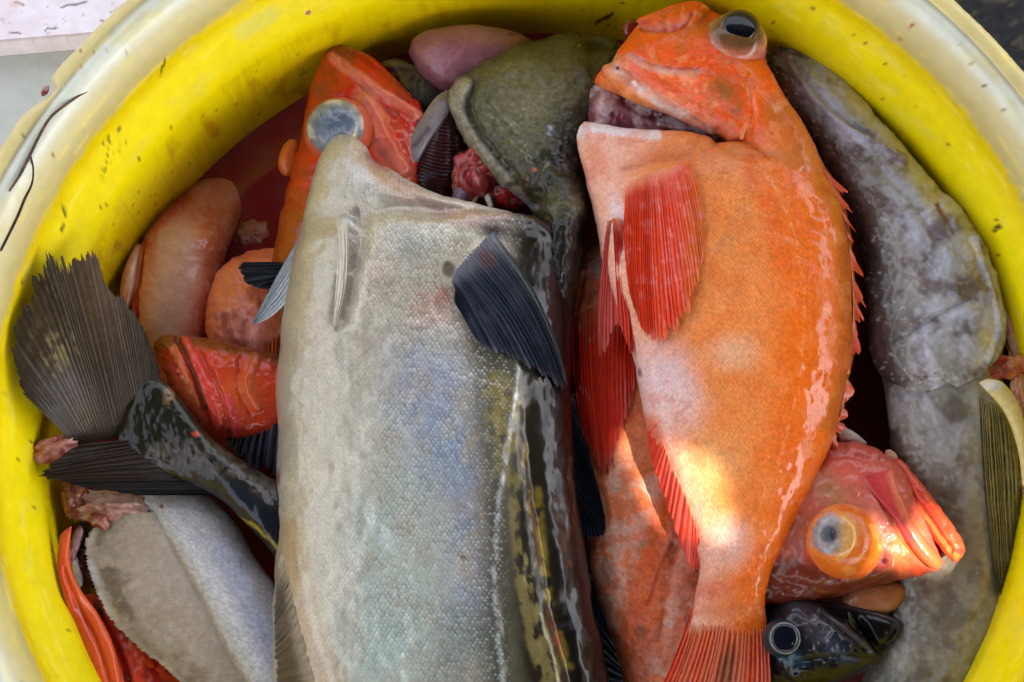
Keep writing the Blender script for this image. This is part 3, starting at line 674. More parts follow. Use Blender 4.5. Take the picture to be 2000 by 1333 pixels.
def s_head(m):
    return -13 * m.line([(930, 158), (917, 200), (927, 245), (957, 290), (1000, 342)], 3, 9) + 5 * m.line([(905, 170), (890, 208), (908, 252), (948, 308), (985, 356)], 8, 10) - 7 * m.ell(1160, 92, 30, 16, 10, 1) \
        + (fbm(m.x0, m.y0, 40, 4) - .5) * 16 + (fbm(m.x0, m.y0, 14, 7) - .5) * 5 - 8 * m.line([(960, 205), (1010, 262), (1050, 320)], 3, 14)
loft("head", [(1075, 76, 1170, 70, -30, 12), (990, 100, 1215, 95, -25, 45), (908, 145, 1222, 140, -15, 72), (873, 185, 1210, 185, -5, 85), (884, 232, 1190, 232, 0, 92), (914, 280, 1170, 280, 5, 96), (948, 322, 1155, 320, 10, 98),
    (984, 362, 1150, 362, 15, 98), (1034, 403, 1148, 400, 30, 104), (1040, 445, 1146, 440, 40, 112), (1046, 510, 1138, 500, 44, 112), (1062, 580, 1128, 570, 40, 96), (1080, 640, 1118, 640, 30, 70)], M_olive, sf, p_head, s_head)
loft("gill_cover", [(872, 176, 884, 188, 10, 4), (850, 192, 876, 222, 16, 12), (826, 226, 862, 246, 18, 15), (803, 262, 842, 276, 18, 16), (789, 295, 826, 303, 16, 15), (794, 317, 815, 322, 12, 10), (803, 326, 808, 327, 10, 3)], M_grey, sf,
    lambda P: P.on(1 + 0 * P.x, (150, 142, 148)).on(P.line([(870, 185), (825, 245), (795, 300)], 7, 6), (128, 116, 110), .7).on(P.line([(838, 250), (812, 285)], 3, 5), (90, 66, 70), .8).on(P.line([(792, 318), (815, 324)], 4, 4), (190, 196, 205), .8).mottle(16, .15), step=2)
gl = loft("gill", [(862, 215, 886, 210, -20, 14), (846, 242, 893, 238, -15, 30), (826, 280, 897, 276, -10, 36), (816, 318, 896, 312, -8, 38), (812, 350, 892, 346, -8, 36), (822, 385, 880, 385, -20, 20)], M_flesh, sf,
    lambda P: P.on(1 + 0 * P.x, (74, 18, 26)).on(.5 + .5 * np.sin((P.y0 - .22 * (P.x0 - 850) + .004 * (P.x0 - 850) ** 2) * 2 * np.pi / 7.2), (40, 6, 14), .7).on(P.line([(848, 250), (822, 310), (818, 350)], 4, 5), (60, 40, 70), .6).on(P.ell(830, 345, 26, 10, -10, .8), (96, 92, 130), .55).on(P.line([(893, 270), (893, 310), (885, 350)], 3, 3), (168, 140, 130), .6),
    lambda m: 3.0 * np.sin((m.y0 - .22 * (m.x0 - 850) + .004 * (m.x0 - 850) ** 2) * 2 * np.pi / 7.2), step=1.6)
def flesh_p(base, streak, sd=1):
    def f(P):
        P.seed = sd; P.on(1 + 0 * P.x, base).on(sstep(.46, .62, fbm(P.x0, P.y0 * .5, 13, sd)), streak, .8).on(P.spots(10, .66, .06, 5), (206, 170, 164), .5).mottle(12, .15); return P
    return f
blob("throat_flesh", (930, 335, 8), (48, 55, 34), 20, M_flesh, sf, flesh_p((190, 70, 70), (130, 14, 18), 1), .35, 1)
blob("throat_flesh", (965, 320, 0), (26, 34, 22), 30, M_flesh, sf, flesh_p((176, 128, 126), (130, 60, 64), 2), .3, 2)
blob("gut_tube", (908, 372, 12), (20, 36, 18), 28, M_flesh, sf, flesh_p((150, 140, 160), (110, 90, 112), 3), .15, 3)
blob("throat_flesh", (985, 380, -2), (46, 26, 20), 20, M_flesh, sf, flesh_p((170, 26, 20), (90, 4, 6), 4), .4, 4)
blob("throat_bone", (952, 385, 14), (7, 26, 7), -18, M_flesh, sf, flesh_p((222, 214, 206), (200, 160, 150), 5), .2, 5)
blob("throat_bone", (930, 388, 12), (4, 24, 5), 30, M_flesh, sf, flesh_p((206, 170, 140), (180, 110, 90), 6), .2, 6)
blob("throat_flesh", (905, 322, 4), (22, 26, 16), 10, M_flesh, sf, flesh_p((140, 40, 44), (84, 10, 14), 7), .45, 7, lscale=2.6)
# fins
def c_navy(P):
    P.on(1 + 0 * P.x, (20, 24, 34)); P.on(P.streak, (38, 48, 68), .7); P.on(1 - P.fr, (12, 12, 16), .35)
    P.on(sstep(.86, 1, P.t), (92, 78, 90), .6); P.on(1 - sstep(.0, .2, P.t), (104, 102, 110), .8); P.on(P.ell(950, 505, 26, 20, 30, .8), (74, 40, 30), .7)
    P.on(sstep(.9, 1, P.s) * (1 - sstep(.96, 1, P.s)), (120, 124, 116), .5); P.mottle(14, .2)
fin("pectoral_fin", [(890, 568), (884, 540), (914, 500), (962, 452)], [(902, 612), (940, 678), (1000, 706), (1060, 742), (1100, 768), (1115, 778)], [215, 210, 200, 180], [200, 190, 150, 110], 26, M_findark, sf, c_navy, ridge=1.8, jag=.08, bow0=(-8, 0), bow1=(22, -14), drape=SFB, lift=9, per=6, seed=5)
def c_pale(P):
    P.on(1 + 0 * P.x, (200, 206, 212)); P.on(P.streak, (160, 168, 178), .5); P.mottle(12, .1)
fin("pelvic_fin", [(586, 462), (572, 520), (562, 588)], [(494, 628), (492, 636), (498, 634)], [70, 60, 60], [40, 40, 40], 9, M_finpale, sf, c_pale, ridge=2.2, jag=.02, bow0=(2, -8), bow1=(2, 6), per=6, seed=6)
def c_cream(P):
    P.on(1 + 0 * P.x, (206, 196, 180)); P.on(P.streak, (178, 160, 142), .5)
fin("pelvic_fin", [(658, 436), (668, 430), (680, 436)], [(648, 640), (652, 644), (658, 640)], 200, 205, 4, M_finpale, sf, c_cream, ridge=2.5, jag=.02, bow0=(4, 0), bow1=(10, 0), drape=SFB, lift=12, per=5, thick=5, seed=7)
def c_black(P):
    P.on(1 + 0 * P.x, (14, 16, 22)); P.on(P.streak, (28, 36, 52), .7); P.on(1 - P.fr, (9, 9, 12), .4); P.mottle(14, .25)
fin("dorsal_fin", [(1112, 770), (1112, 860), (1128, 1010)], [(1122, 790), (1178, 990), (1182, 1050), (1140, 1050)], [75, 60, 40], [60, 70, 60, 50], 14, M_findark, sf, c_black, ridge=3, jag=.06, bow0=(4, 0), bow1=(8, 0), per=6, seed=8)
fin("dorsal_fin", [(1138, 1090), (1160, 1200), (1190, 1345)], [(1150, 1110), (1200, 1260), (1226, 1345)], [60, 50, 50], [70, 60, 60], 12, M_findark, sf, c_black, ridge=3, jag=.08, per=6, seed=9)
def c_anal(P):
    P.on(1 + 0 * P.x, (62, 54, 48)); P.on(P.streak, (120, 100, 76), .7); P.on(1 - P.fr, (40, 36, 34), .3); P.on(1 - sstep(0, .5, P.t), (160, 140, 112), .85); P.on(1 - sstep(0, .3, P.s), (166, 154, 132), .9); P.mottle(16, .25)
fin("anal_fin", [(552, 1080), (575, 1180), (620, 1345)], [(536, 1110), (534, 1240), (536, 1350)], [110, 140, 165], [60, 60, 60], 18, M_finpale, sf, c_anal, ridge=2.5, jag=.08, per=6, seed=10, drape=SFB, lift=7)

# ================================================================ big orange rockfish
rf = thing("orange_rockfish", "whole bright orange rockfish with open mouth and gold wet back, lying on top", "fish", (1420, 700, 20))
def p_rock(P):
    P.on(1 + 0 * P.x, (229, 132, 66)); P.mottle(90, .08)
    dors = np.interp(P.y, [230, 330, 450, 600, 750, 900, 1000, 1120], [1420, 1510, 1530, 1530, 1525, 1510, 1500, 1440])
    P.on(sstep(-70, 40, P.x - dors), (230, 102, 8), .9); P.on(sstep(20, 110, P.x - dors), (212, 96, 4), .75); P.on(sstep(90, 130, P.x - dors), (170, 80, 6), .6)
    belly = np.interp(P.y, [240, 340, 440, 600, 700, 780, 860, 1000, 1120], [1290, 1230, 1220, 1250, 1290, 1370, 1330, 1370, 1400])
    P.on(1 - sstep(-60, 60, P.x - belly), (236, 178, 158), .88)
    P.on(P.line([(1132, 262), (1150, 247), (1210, 254), (1280, 264)], 9, 7), (226, 216, 216), .9); P.on(P.ell(1210, 440, 26, 70, -8, .9), (222, 206, 210), .8); P.on(P.ell(1165, 330, 30, 50, 0, .9), (230, 150, 128), .6)
    P.on(P.ell(1300, 740, 70, 80, 0, .9), (222, 188, 190), .8); P.on(P.ell(1320, 800, 60, 60, 0, .9), (226, 190, 178), .5)
    P.on(P.ell(1430, 690, 60, 40, 0, .9), (224, 190, 160), .5)
    P.on(P.ell(1390, 900, 70, 60, 0, .9), (228, 170, 110), .6)
    P.on(P.ell(1330, 300, 90, 22, 0, .8), (214, 110, 70), .6); P.on(P.ell(1400, 290, 60, 24, 0, .8) * P.spots(12, .5), (170, 128, 70), .5)
    P.on(P.ell(1420, 330, 80, 40, 20, .9), (214, 128, 80), .5)
    P.on(P.line([(1470, 330), (1510, 420), (1530, 520)], 16, 18), (226, 96, 24), .7)
    P.on(P.ell(1520, 280, 60, 40, 45, .9), (172, 92, 34), .6)
    P.on(P.ell(1425, 1060, 50, 60, 0, .9), (222, 182, 170), .8); P.on(P.ell(1450, 1140, 34, 12, -20, .8), (214, 96, 36), .8); P.on(P.ell(1395, 1150, 40, 24, 0, .8), (214, 92, 60), .7)
    P.on(P.ell(1420, 1190, 70, 24, 0, .8), (214, 110, 60), .7)
    P.on(P.line([(1268, 830), (1300, 930), (1350, 1040)], 14, 18), (222, 70, 40), .7)
    P.on(P.line([(1590, 330), (1640, 430), (1655, 560), (1650, 700), (1620, 840)], 10, 14), (150, 84, 24), .5)
    P.on(P.ell(1251, 728, 5, 9, 0, .6), (120, 80, 90), .8)
    P.on(P.spots(22, .60, .08, 3), (232, 150, 90), .2); P.on(P.spots(30, .62, .1, 6), (214, 84, 24), .3)
    P.on(P.line([(1470, 300), (1530, 400), (1565, 520), (1570, 650), (1555, 780), (1520, 900), (1470, 1020), (1430, 1130)], 2.2, 2.5) * P.spots(7, .5), (240, 166, 110), .35)
    P.mottle(10, .07); return P
def s_rock(m):
    return (fbm(m.x0, m.y0, 80, 3) - .5) * 12 - 12 * m.line([(1215, 330), (1290, 312), (1350, 300)], 4, 16) + 6 * m.line([(1140, 250), (1200, 258), (1300, 268), (1390, 262)], 7, 9) - 6 * m.line([(1470, 300), (1440, 400), (1400, 480)], 4, 26) \
        - 12 * m.ell(1320, 850, 40, 100, 20, 1) * 0 - 7 * m.line([(1400, 275), (1450, 300), (1500, 300)], 4, 12)
def mx_rock(m, ex):
    dors = np.interp(m.y, [230, 330, 450, 600, 750, 900, 1000, 1120], [1480, 1530, 1540, 1520, 1530, 1500, 1470, 1430])
    w = sstep(-20, 20, m.x - dors) * sstep(.46, .50, fbm(m.x, m.y * .45, 46, 8))
    ex[:, 0] = .9 - .5 * m.ell(1200, 320, 90, 100, 0, 1) ; ex[:, 2] = np.clip(w, 0, 1); ex[:, 0] *= 1 - .6 * ex[:, 2]; ex[:, 1] = 1 - .3 * ex[:, 2]; return ex
_, RFB = loft("body", [(1127, 266, 1143, 247, 108, 12), (1131, 298, 1210, 254, 106, 34), (1142, 335, 1300, 262, 104, 58), (1151, 372, 1396, 282, 104, 72), (1160, 410, 1490, 292, 104, 90), (1168, 452, 1592, 318, 104, 104),
    (1176, 500, 1645, 400, 104, 110), (1190, 560, 1664, 500, 104, 113), (1218, 630, 1668, 605, 104, 114), (1241, 710, 1661, 708, 104, 112), (1257, 800, 1643, 802, 102, 106), (1280, 890, 1612, 892, 100, 96),
    (1316, 970, 1578, 972, 98, 82), (1348, 1045, 1542, 1050, 96, 66), (1364, 1110, 1508, 1118, 94, 52), (1360, 1160, 1492, 1165, 92, 40), (1348, 1205, 1494, 1210, 90, 24), (1335, 1245, 1496, 1250, 90, 8)], M_orange, rf, p_rock, s_rock, keep=True, mixer=mx_rock, step=2.8)
def p_rhead(P):
    P.on(1 + 0 * P.x, (230, 82, 16)); P.mottle(40, .12)
    P.on(P.ell(1300, 140, 100, 40, 20, .9), (226, 104, 54), .6); P.on(P.ell(1330, 60, 70, 40, 0, .9), (222, 108, 26), .7)
    P.on(P.line([(1195, 125), (1235, 165), (1300, 210), (1390, 252)], 20, 10), (218, 150, 110), .85)
    P.on(P.line([(1212, 133), (1250, 168), (1320, 216), (1385, 246)], 12, 7), (222, 200, 188), .9)
    P.on(P.line([(1180, 160), (1215, 190), (1260, 207)], 12, 8), (224, 140, 80), .8)
    P.on(P.line([(1230, 112), (1270, 132), (1320, 140), (1360, 142)], 6, 5), (216, 168, 152), .85)
    P.on(P.line([(1220, 125), (1260, 150), (1320, 190), (1400, 240), (1440, 270)], 12, 12), (222, 96, 66), .75)
    P.on(P.ell(1412, 178, 46, 36, 35, .9), (120, 88, 44), .75); P.on(P.ell(1435, 215, 22, 22, 0, .9), (90, 72, 44), .6)
    P.on(P.ell(1470, 150, 22, 70, -25, .9), (228, 108, 14), .8); P.on(P.ell(1520, 220, 40, 50, 0, .9), (170, 100, 40), .8)
    P.on(P.ell(1425, 262, 24, 16, 30, .8), (226, 130, 112), .8)
    P.on(P.spots(7, .62, .05, 3) * P.ell(1340, 210, 80, 30, 30, .8), (232, 150, 120), .6)
    P.on(P.line([(1240, 48), (1290, 52), (1320, 48), (1345, 30)], 4, 4), (206, 100, 80), .8); P.on(P.line([(1262, 55), (1300, 58), (1330, 50)], 5, 4), (226, 140, 130), .7)
    P.on(P.spots(24, .56, .08, 7), (206, 84, 30), .5); P.on(P.spots(18, .64, .06, 12), (234, 150, 96), .45); P.on(P.spots(30, .62, .07, 17), (176, 96, 30), .35); P.on(P.ell(1206, 132, 4, 4), (60, 30, 20)); P.on(P.ell(1240, 163, 8, 5, 30, .5), (236, 220, 210), .9)
    P.on(sstep(250, 320, P.y + .2 * (P.x - 1450)), (206, 122, 66), .9); P.on(sstep(1490, 1570, P.x - .2 * (P.y - 280)) * sstep(180, 240, P.y), (184, 96, 32), .8); P.mottle(9, .10); return P
def s_rhead(m):
    return 5 * m.line([(1230, 118), (1275, 138), (1330, 146), (1390, 150)], 5, 9) - 5 * m.line([(1228, 106), (1270, 126), (1320, 134), (1365, 136)], 3, 6) + 10 * m.line([(1190, 140), (1235, 180), (1300, 216), (1390, 252)], 10, 8) \
        - 9 * m.line([(1222, 133), (1262, 168), (1325, 212), (1400, 250)], 3, 7) + 8 * m.line([(1225, 122), (1270, 155), (1340, 205), (1430, 262)], 8, 10) + 12 * m.poly([(1245, 42), (1300, 25), (1350, 8), (1385, 25), (1350, 45), (1320, 48), (1280, 50)], 8) \
        - 10 * m.line([(1255, 54), (1300, 58), (1335, 50), (1350, 36)], 3, 5) + (fbm(m.x0, m.y0, 30, 5) - .5) * 6 + (fbm(m.x0, m.y0, 9, 15) - .5) * 1.6 + 6 * m.ell(1440, 265, 24, 14, 30, 1) - 6 * m.line([(1460, 150), (1470, 220), (1455, 275)], 3, 9)
_, RFH = loft("head", [(1335, 3, 1262, 34, 108, 8), (1372, 14, 1222, 80, 112, 42), (1400, 34, 1182, 143, 114, 66), (1440, 62, 1162, 162, 116, 78), (1484, 100, 1228, 190, 116, 86), (1500, 140, 1304, 215, 116, 90), (1522, 185, 1376, 247, 120, 92), (1552, 235, 1434, 285, 120, 92), (1582, 285, 1465, 330, 116, 88), (1606, 335, 1480, 390, 106, 84), (1620, 380, 1500, 440, 84, 70)], M_orange, rf, p_rhead, s_rhead, step=2.4, keep=True,
    mixer=lambda m, ex: np.stack([.35 * np.ones(len(ex)), np.ones(len(ex)), .35 * sstep(.5, .56, fbm(m.x, m.y, 30, 4))], 1))
def p_mouth(P):
    P.on(1 + 0 * P.x, (130, 84, 94)); P.on(P.ell(1180, 215, 26, 26, 0, .7), (190, 150, 158), .8); P.on(P.line([(1220, 190), (1280, 225), (1370, 248)], 12, 10), (56, 16, 30), .9)
    P.on(P.line([(1180, 200), (1195, 225), (1210, 240)], 4, 5), (96, 8, 24), .9); P.on(P.ell(1215, 246, 40, 8, 0, .7), (90, 20, 30), .7); P.on(P.line([(1290, 240), (1340, 250), (1390, 252)], 6, 5), (176, 176, 190), .8)
    P.on(P.line([(1228, 200), (1250, 215), (1262, 222)], 5, 4), (196, 190, 200), .8); P.on(P.spots(16, .62, .07), (120, 30, 46), .6); P.on(P.spots(22, .56, .1, 6), (206, 190, 196), .5); P.mottle(12, .12); return P
loft("mouth_lining", [(1150, 254, 1152, 176, 66, 8), (1164, 274, 1178, 162, 66, 38), (1200, 280, 1215, 178, 66, 46), (1250, 286, 1262, 192, 66, 46), (1300, 288, 1312, 206, 66, 44), (1360, 284, 1368, 226, 66, 38), (1404, 276, 1408, 246, 84, 20)], M_flesh, rf, p_mouth,
    lambda m: 8 * m.ell(1176, 212, 22, 26, 0, 1) - 8 * m.line([(1220, 196), (1280, 226), (1370, 248)], 8, 8) + 6 * m.line([(1290, 244), (1390, 255)], 4, 6) + (fbm(m.x0, m.y0, 16, 3) - .5) * 10, step=2)
loft("cheek_spine", [(1457, 240, 1459, 240, 206, 1.5), (1450, 248, 1458, 247, 204, 3), (1445, 260, 1455, 259, 200, 4), (1446, 272, 1451, 273, 194, 2)], M_orange, rf, lambda P: P.on(1 + 0 * P.x, (206, 116, 62)).mottle(6, .2), step=1.6)
loft("snout_flap", [(1336, 6, 1340, 10, 160, 4), (1300, 16, 1350, 30, 164, 10), (1262, 32, 1330, 48, 162, 12), (1244, 40, 1290, 52, 156, 8), (1242, 42, 1246, 45, 152, 2)], M_orange, rf, lambda P: P.on(1 + 0 * P.x, (224, 100, 34)).on(P.line([(1244, 44), (1300, 50), (1330, 46)], 4, 4), (224, 110, 90), .8).mottle(10, .1), step=2)
blob("far_eye", (1232, 55, 90), (16, 22, 14), 30, M_eye, rf, lambda P: P.on(1 + 0 * P.x, (110, 34, 24)).mottle(6, .2), .05, 3, 24, 28)
# the amber eye with a black pupil, standing out on top of the head
EA = (0.06, 0.26, 0.96); EB = (0.03, 0.10, 0.99)
ey = lathe("eye", [(66, -26), (66, -6), (63, 12), (57, 27), (46, 38), (30, 45), (14, 48), (.5, 49)], (1434, 86, 162), EA, M_eye, rf,
    lambda P: P.on(1 + 0 * P.x, (178, 96, 84)).on(sstep(.30, .5, P.k), (150, 84, 56), .8).on(sstep(.46, .62, P.k), (92, 66, 36), .9).on(1 - sstep(30, 75, P.y), (128, 84, 30), .7).on(P.spots(7, .6, .06) * (1 - sstep(.3, .6, P.k)), (216, 150, 100), .7).on(P.line([(1380, 100), (1420, 122), (1470, 118)], 4, 4), (196, 84, 60), .6).mottle(8, .2), squash=.95)
lathe("iris_ring", [(39, 42.0), (38, 44.5), (35, 46.3), (32, 47.3)], (1438, 76, 160), EB, M_eye, ey, lambda P: P.on(1 + 0 * P.x, (96, 60, 24)).mottle(5, .2))
lathe("pupil", [(33, 46.2), (28, 49.6), (16, 51.8), (.5, 52.4)], (1438, 76, 160), EB, M_eye, ey, lambda P: P.on(1 + 0 * P.x, (6, 8, 14)))
# fins of the orange rockfish
def c_red(base=(216, 64, 24), lightc=(228, 116, 48)):
    def f(P):
        P.on(1 + 0 * P.x, base); P.on(P.streak, lightc, .55); P.on(1 - P.fr, (196, 40, 24), .3); P.on(1 - sstep(0, .14, P.t), (226, 150, 110), .7); P.mottle(20, .12)
    return f
def c_pec(P):
    P.on(1 + 0 * P.x, (222, 44, 10)); P.on(P.streak, (228, 84, 20), .5); P.on(sstep(1320, 1370, P.x), (216, 120, 34), .7); P.on(1 - P.fr, (190, 40, 20), .3); P.on(1 - sstep(0, .12, P.t), (226, 130, 84), .8); P.on(P.spots(14, .66, .05), (232, 110, 100), .6); P.on(sstep(.9, 1, P.t), (226, 110, 60), .5)
fin("pectoral_fin", [(1222, 366), (1260, 340), (1300, 326), (1343, 308)], [(1232, 590), (1252, 648), (1280, 676), (1330, 640), (1362, 575), (1378, 470)], 190, 200, 32, M_finred, rf, c_pec, ridge=1.7, jag=.05, bow0=(-8, 0), bow1=(6, -12), drape=RFB, lift=10, per=6, seed=12)
fin("pelvic_fin", [(1186, 432), (1200, 428)], [(1168, 700), (1176, 706), (1205, 640), (1226, 600)], [160, 165], [95, 110], 9, M_finred, rf, c_red((206, 62, 52), (226, 130, 118)), ridge=3, jag=.05, bow0=(-6, 0), bow1=(4, 0), per=6, seed=13, bulge=-10)
fin("pelvic_fin", [(1196, 426), (1212, 428)], [(1208, 640), (1232, 700), (1238, 690), (1242, 600)], [172, 178], [130, 140], 9, M_finred, rf, c_red((212, 50, 32), (222, 92, 70)), ridge=3, jag=.05, bow0=(0, 0), bow1=(10, 0), per=6, seed=14)
fin("anal_fin", [(1284, 826), (1308, 896), (1344, 976), (1370, 1056)], [(1262, 850), (1276, 925), (1300, 990), (1322, 1060), (1350, 1118), (1364, 1116)], [150, 150, 145, 130], [110, 100, 95, 95], 15, M_finred, rf, c_red((214, 54, 36), (226, 96, 66)), ridge=1.8, jag=.08, per=7, seed=15)
fin("dorsal_fin", [(1612, 335), (1646, 420), (1662, 520), (1666, 620), (1656, 720), (1640, 810), (1622, 860)], [(1668, 385), (1716, 500), (1706, 585), (1698, 672), (1684, 745), (1672, 812), (1640, 880)], [160, 158, 152, 150, 146, 138, 130], [150, 145, 140, 138, 132, 125, 118], 12, M_finred, rf, c_red((196, 66, 40), (214, 110, 50)), ridge=4, jag=.55, per=9, seed=16, spiky=True, along=16)
fin("soft_dorsal_fin", [(1606, 880), (1575, 960), (1535, 1050), (1510, 1110)], [(1616, 905), (1588, 990), (1552, 1060), (1506, 1140)], [120, 118, 110, 105], [85, 80, 80, 85], 16, M_finred, rf, c_red((206, 62, 30), (224, 110, 50)), ridge=2.5, jag=.08, per=6, seed=17)
def c_tail(P):
    P.on(1 + 0 * P.x, (214, 78, 40)); P.on(P.streak, (226, 140, 100), .6); P.on(1 - P.fr, (180, 50, 30), .4); P.on(P.ell(1420, 1310, 24, 70, 10, .9), (110, 74, 50), .75); P.on(1 - sstep(.05, .45, P.t), (222, 118, 64), .9); P.on(1 - sstep(0, .12, P.s), (222, 60, 34), .7); P.on(sstep(.8, .95, P.s), (214, 92, 70), .7); P.mottle(20, .15)
fin("tail_fin", [(1350, 1190), (1400, 1185), (1450, 1185), (1493, 1192)], [(1262, 1400), (1330, 1420), (1420, 1430), (1506, 1400)], [92, 98, 98, 92], [112, 118, 118, 114], 22, M_finred, rf, c_tail, ridge=3.5, jag=.05, bow0=(8, -4), bow1=(4, 0), per=6, seed=18)
# ================================================================ pink-orange fish under it
pf = thing("pink_rockfish", "pink-orange rockfish with deep red fin, partly under the bright orange one", "fish", (1260, 950, -90))
def p_pink(P):
    P.on(1 + 0 * P.x, (220, 120, 76)); P.mottle(60, .14); P.on(P.ell(1150, 520, 34, 40, 0, .8), (206, 186, 182), .8); P.on(P.ell(1150, 590, 44, 50, 0, .8), (206, 120, 92), .7)
    P.on(P.spots(30, .5, .1, 2) * sstep(850, 950, P.y), (216, 170, 150), .7); P.on(P.spots(40, .58, .08, 5), (206, 92, 44), .6)
    P.on(P.line([(1300, 1000), (1270, 1100), (1250, 1200), (1240, 1345)], 24, 26), (210, 88, 40), .7); P.on(P.line([(1312, 1060), (1285, 1120), (1262, 1180)], 2.2, 2.5), (110, 30, 44), .85)
    P.on(P.ell(1252, 1235, 14, 18, 0, .8), (110, 60, 40), .6); P.on(P.ell(1258, 1062, 12, 9, 0, .7), (130, 110, 80), .6); P.on(P.ell(1330, 1130, 60, 60, 0, .9), (206, 100, 66), .7)
    P.on(1 - sstep(0, 24, P.x - np.interp(P.y, [480, 600, 750, 900, 1050, 1200, 1340], [1125, 1105, 1115, 1140, 1140, 1178, 1225])), (200, 120, 100), .6); P.mottle(9, .12); return P
_, PFB = loft("body", [(1150, 486, 1190, 480, -20, 14), (1128, 510, 1280, 500, -20, 50), (1110, 580, 1320, 580, -20, 66), (1108, 680, 1340, 680, -20, 74), (1116, 780, 1370, 780, -20, 78), (1132, 880, 1400, 880, -18, 82), (1142, 980, 1430, 980, -15, 84), (1142, 1070, 1440, 1070, -12, 84), (1160, 1160, 1440, 1160, -10, 82), (1192, 1245, 1440, 1245, -10, 80), (1222, 1340, 1440, 1340, -10, 78), (1250, 1450, 1430, 1450, -15, 60)], M_orange, pf, p_pink,
    lambda m: (fbm(m.x0, m.y0, 34, 5) - .5) * 13 + (fbm(m.x0, m.y0, 12, 2) - .5) * 4 * sstep(860, 960, m.y) - 10 * m.line([(1135, 540), (1118, 640), (1120, 760)], 3, 12) - 8 * m.line([(1340, 1020), (1310, 1130), (1290, 1250)], 4, 20), keep=True, step=3.2)
def c_deepred(P):
    P.on(1 + 0 * P.x, (196, 30, 10)); P.on(P.streak, (204, 60, 22), .5); P.on(1 - sstep(0, .22, P.t), (206, 100, 62), .8); P.on(sstep(.8, 1, P.t), (206, 90, 76), .7); P.on(1 - P.fr, (170, 16, 8), .3)
fin("pectoral_fin", [(1116, 622), (1160, 600), (1210, 600), (1250, 620)], [(1142, 860), (1172, 925), (1186, 930), (1222, 830), (1250, 720)], 58, 62, 20, M_finred, pf, c_deepred, ridge=2.6, jag=.06, bow0=(-8, 0), drape=PFB, lift=8, per=6, seed=21)

# ================================================================ red head with a bulging eye, lower right
rh = thing("red_rockfish", "reddish rockfish head with bulging cloudy eye at lower right, snout pointing right", "fish", (1640, 1060, -60))
def p_rh(P):
    P.on(1 + 0 * P.x, (206, 92, 72)); P.mottle(50, .15); P.on(P.ell(1680, 900, 90, 40, 65.0, .9), (204, 92, 80), .8); P.on(P.ell(1620, 960, 60, 40, 50.0, .9), (186, 124, 92), .8)
    P.on(P.spots(12, .55, .08) * P.ell(1640, 970, 60, 40, 50.0, .8), (160, 110, 60), .6)
    P.on(P.poly([(1490, 1100), (1560, 1090), (1640, 1120), (1700, 1110), (1800, 1100), (1810, 1140), (1700, 1170), (1500, 1190)], 22), (92, 36, 18), .9); P.on(P.ell(1560, 1040, 50, 80, 70.0, .9), (150, 84, 56), .7)
    P.on(P.ell(1720, 1085, 26, 16, 30.0, .8), (120, 70, 78), .8); P.on(P.ell(1730, 1095, 10, 8), (80, 30, 40), .9); P.on(P.ell(1770, 1060, 60, 40, 85.0, .8), (222, 110, 54), .85); P.on(P.ell(1790, 1110, 40, 12, 60.0, .8), (186, 60, 36), .8)
    P.on(P.ell(1700, 1000, 60, 50, 50.0, .9), (196, 120, 100), .5); P.on(P.spots(18, .62, .05, 4) * P.ell(1560, 1110, 70, 60, 50.0, .8), (130, 110, 110), .5)
    P.on(P.line([(1600, 890), (1680, 885), (1750, 900)], 3, 5), (176, 60, 50), .6); P.mottle(9, .12); return P
_, RHB = loft("head", [(1470, 1010, 1470, 1185, 70.0, 30), (1530, 930, 1545, 1178, 72.0, 60), (1595, 876, 1620, 1167, 74.0, 74), (1655, 864, 1690, 1152, 74.0, 78), (1715, 880, 1745, 1138, 74.0, 72), (1760, 920, 1785, 1128, 74.0, 60), (1795, 985, 1815, 1120, 74.0, 44), (1822, 1050, 1832, 1112, 74.0, 24), (1834, 1085, 1836, 1104, 74.0, 6)], M_wetskin, rh, p_rh,
    lambda m: (fbm(m.x0, m.y0, 34, 8) - .5) * 12 - 9 * m.line([(1700, 935), (1740, 1010), (1790, 1080), (1830, 1108)], 3, 8) - 8 * m.ell(1730, 1092, 14, 10, 50.0, 1) + 6 * m.line([(1530, 1120), (1640, 1135), (1740, 1110)], 8, 14) - 5 * m.line([(1560, 920), (1640, 890), (1720, 900)], 3, 10), keep=True, step=2.4)
loft("lower_jaw", [(1716, 884, 1740, 920, 60.0, 30), (1752, 898, 1760, 960, 72.0, 42), (1790, 938, 1772, 1000, 86.0, 46), (1822, 978, 1800, 1028, 98.0, 42), (1852, 1018, 1828, 1060, 106.0, 34), (1876, 1052, 1850, 1086, 110.0, 26), (1884, 1072, 1862, 1098, 110.0, 16), (1882, 1086, 1870, 1098, 110.0, 4)], M_wetskin, rh,
    lambda P: P.on(1 + 0 * P.x, (222, 82, 48)).on(P.line([(1790, 1000), (1830, 1045), (1862, 1085)], 8, 7), (230, 120, 52), .8).on(P.ell(1874, 1076, 10, 8), (110, 50, 50), .7).on(P.line([(1770, 930), (1830, 1010), (1870, 1060)], 3, 4), (214, 60, 40), .7).mottle(16, .12), lambda m: -6 * m.line([(1775, 960), (1820, 1020), (1858, 1075)], 3, 6) + (fbm(m.x0, m.y0, 14, 3) - .5) * 5, step=2)
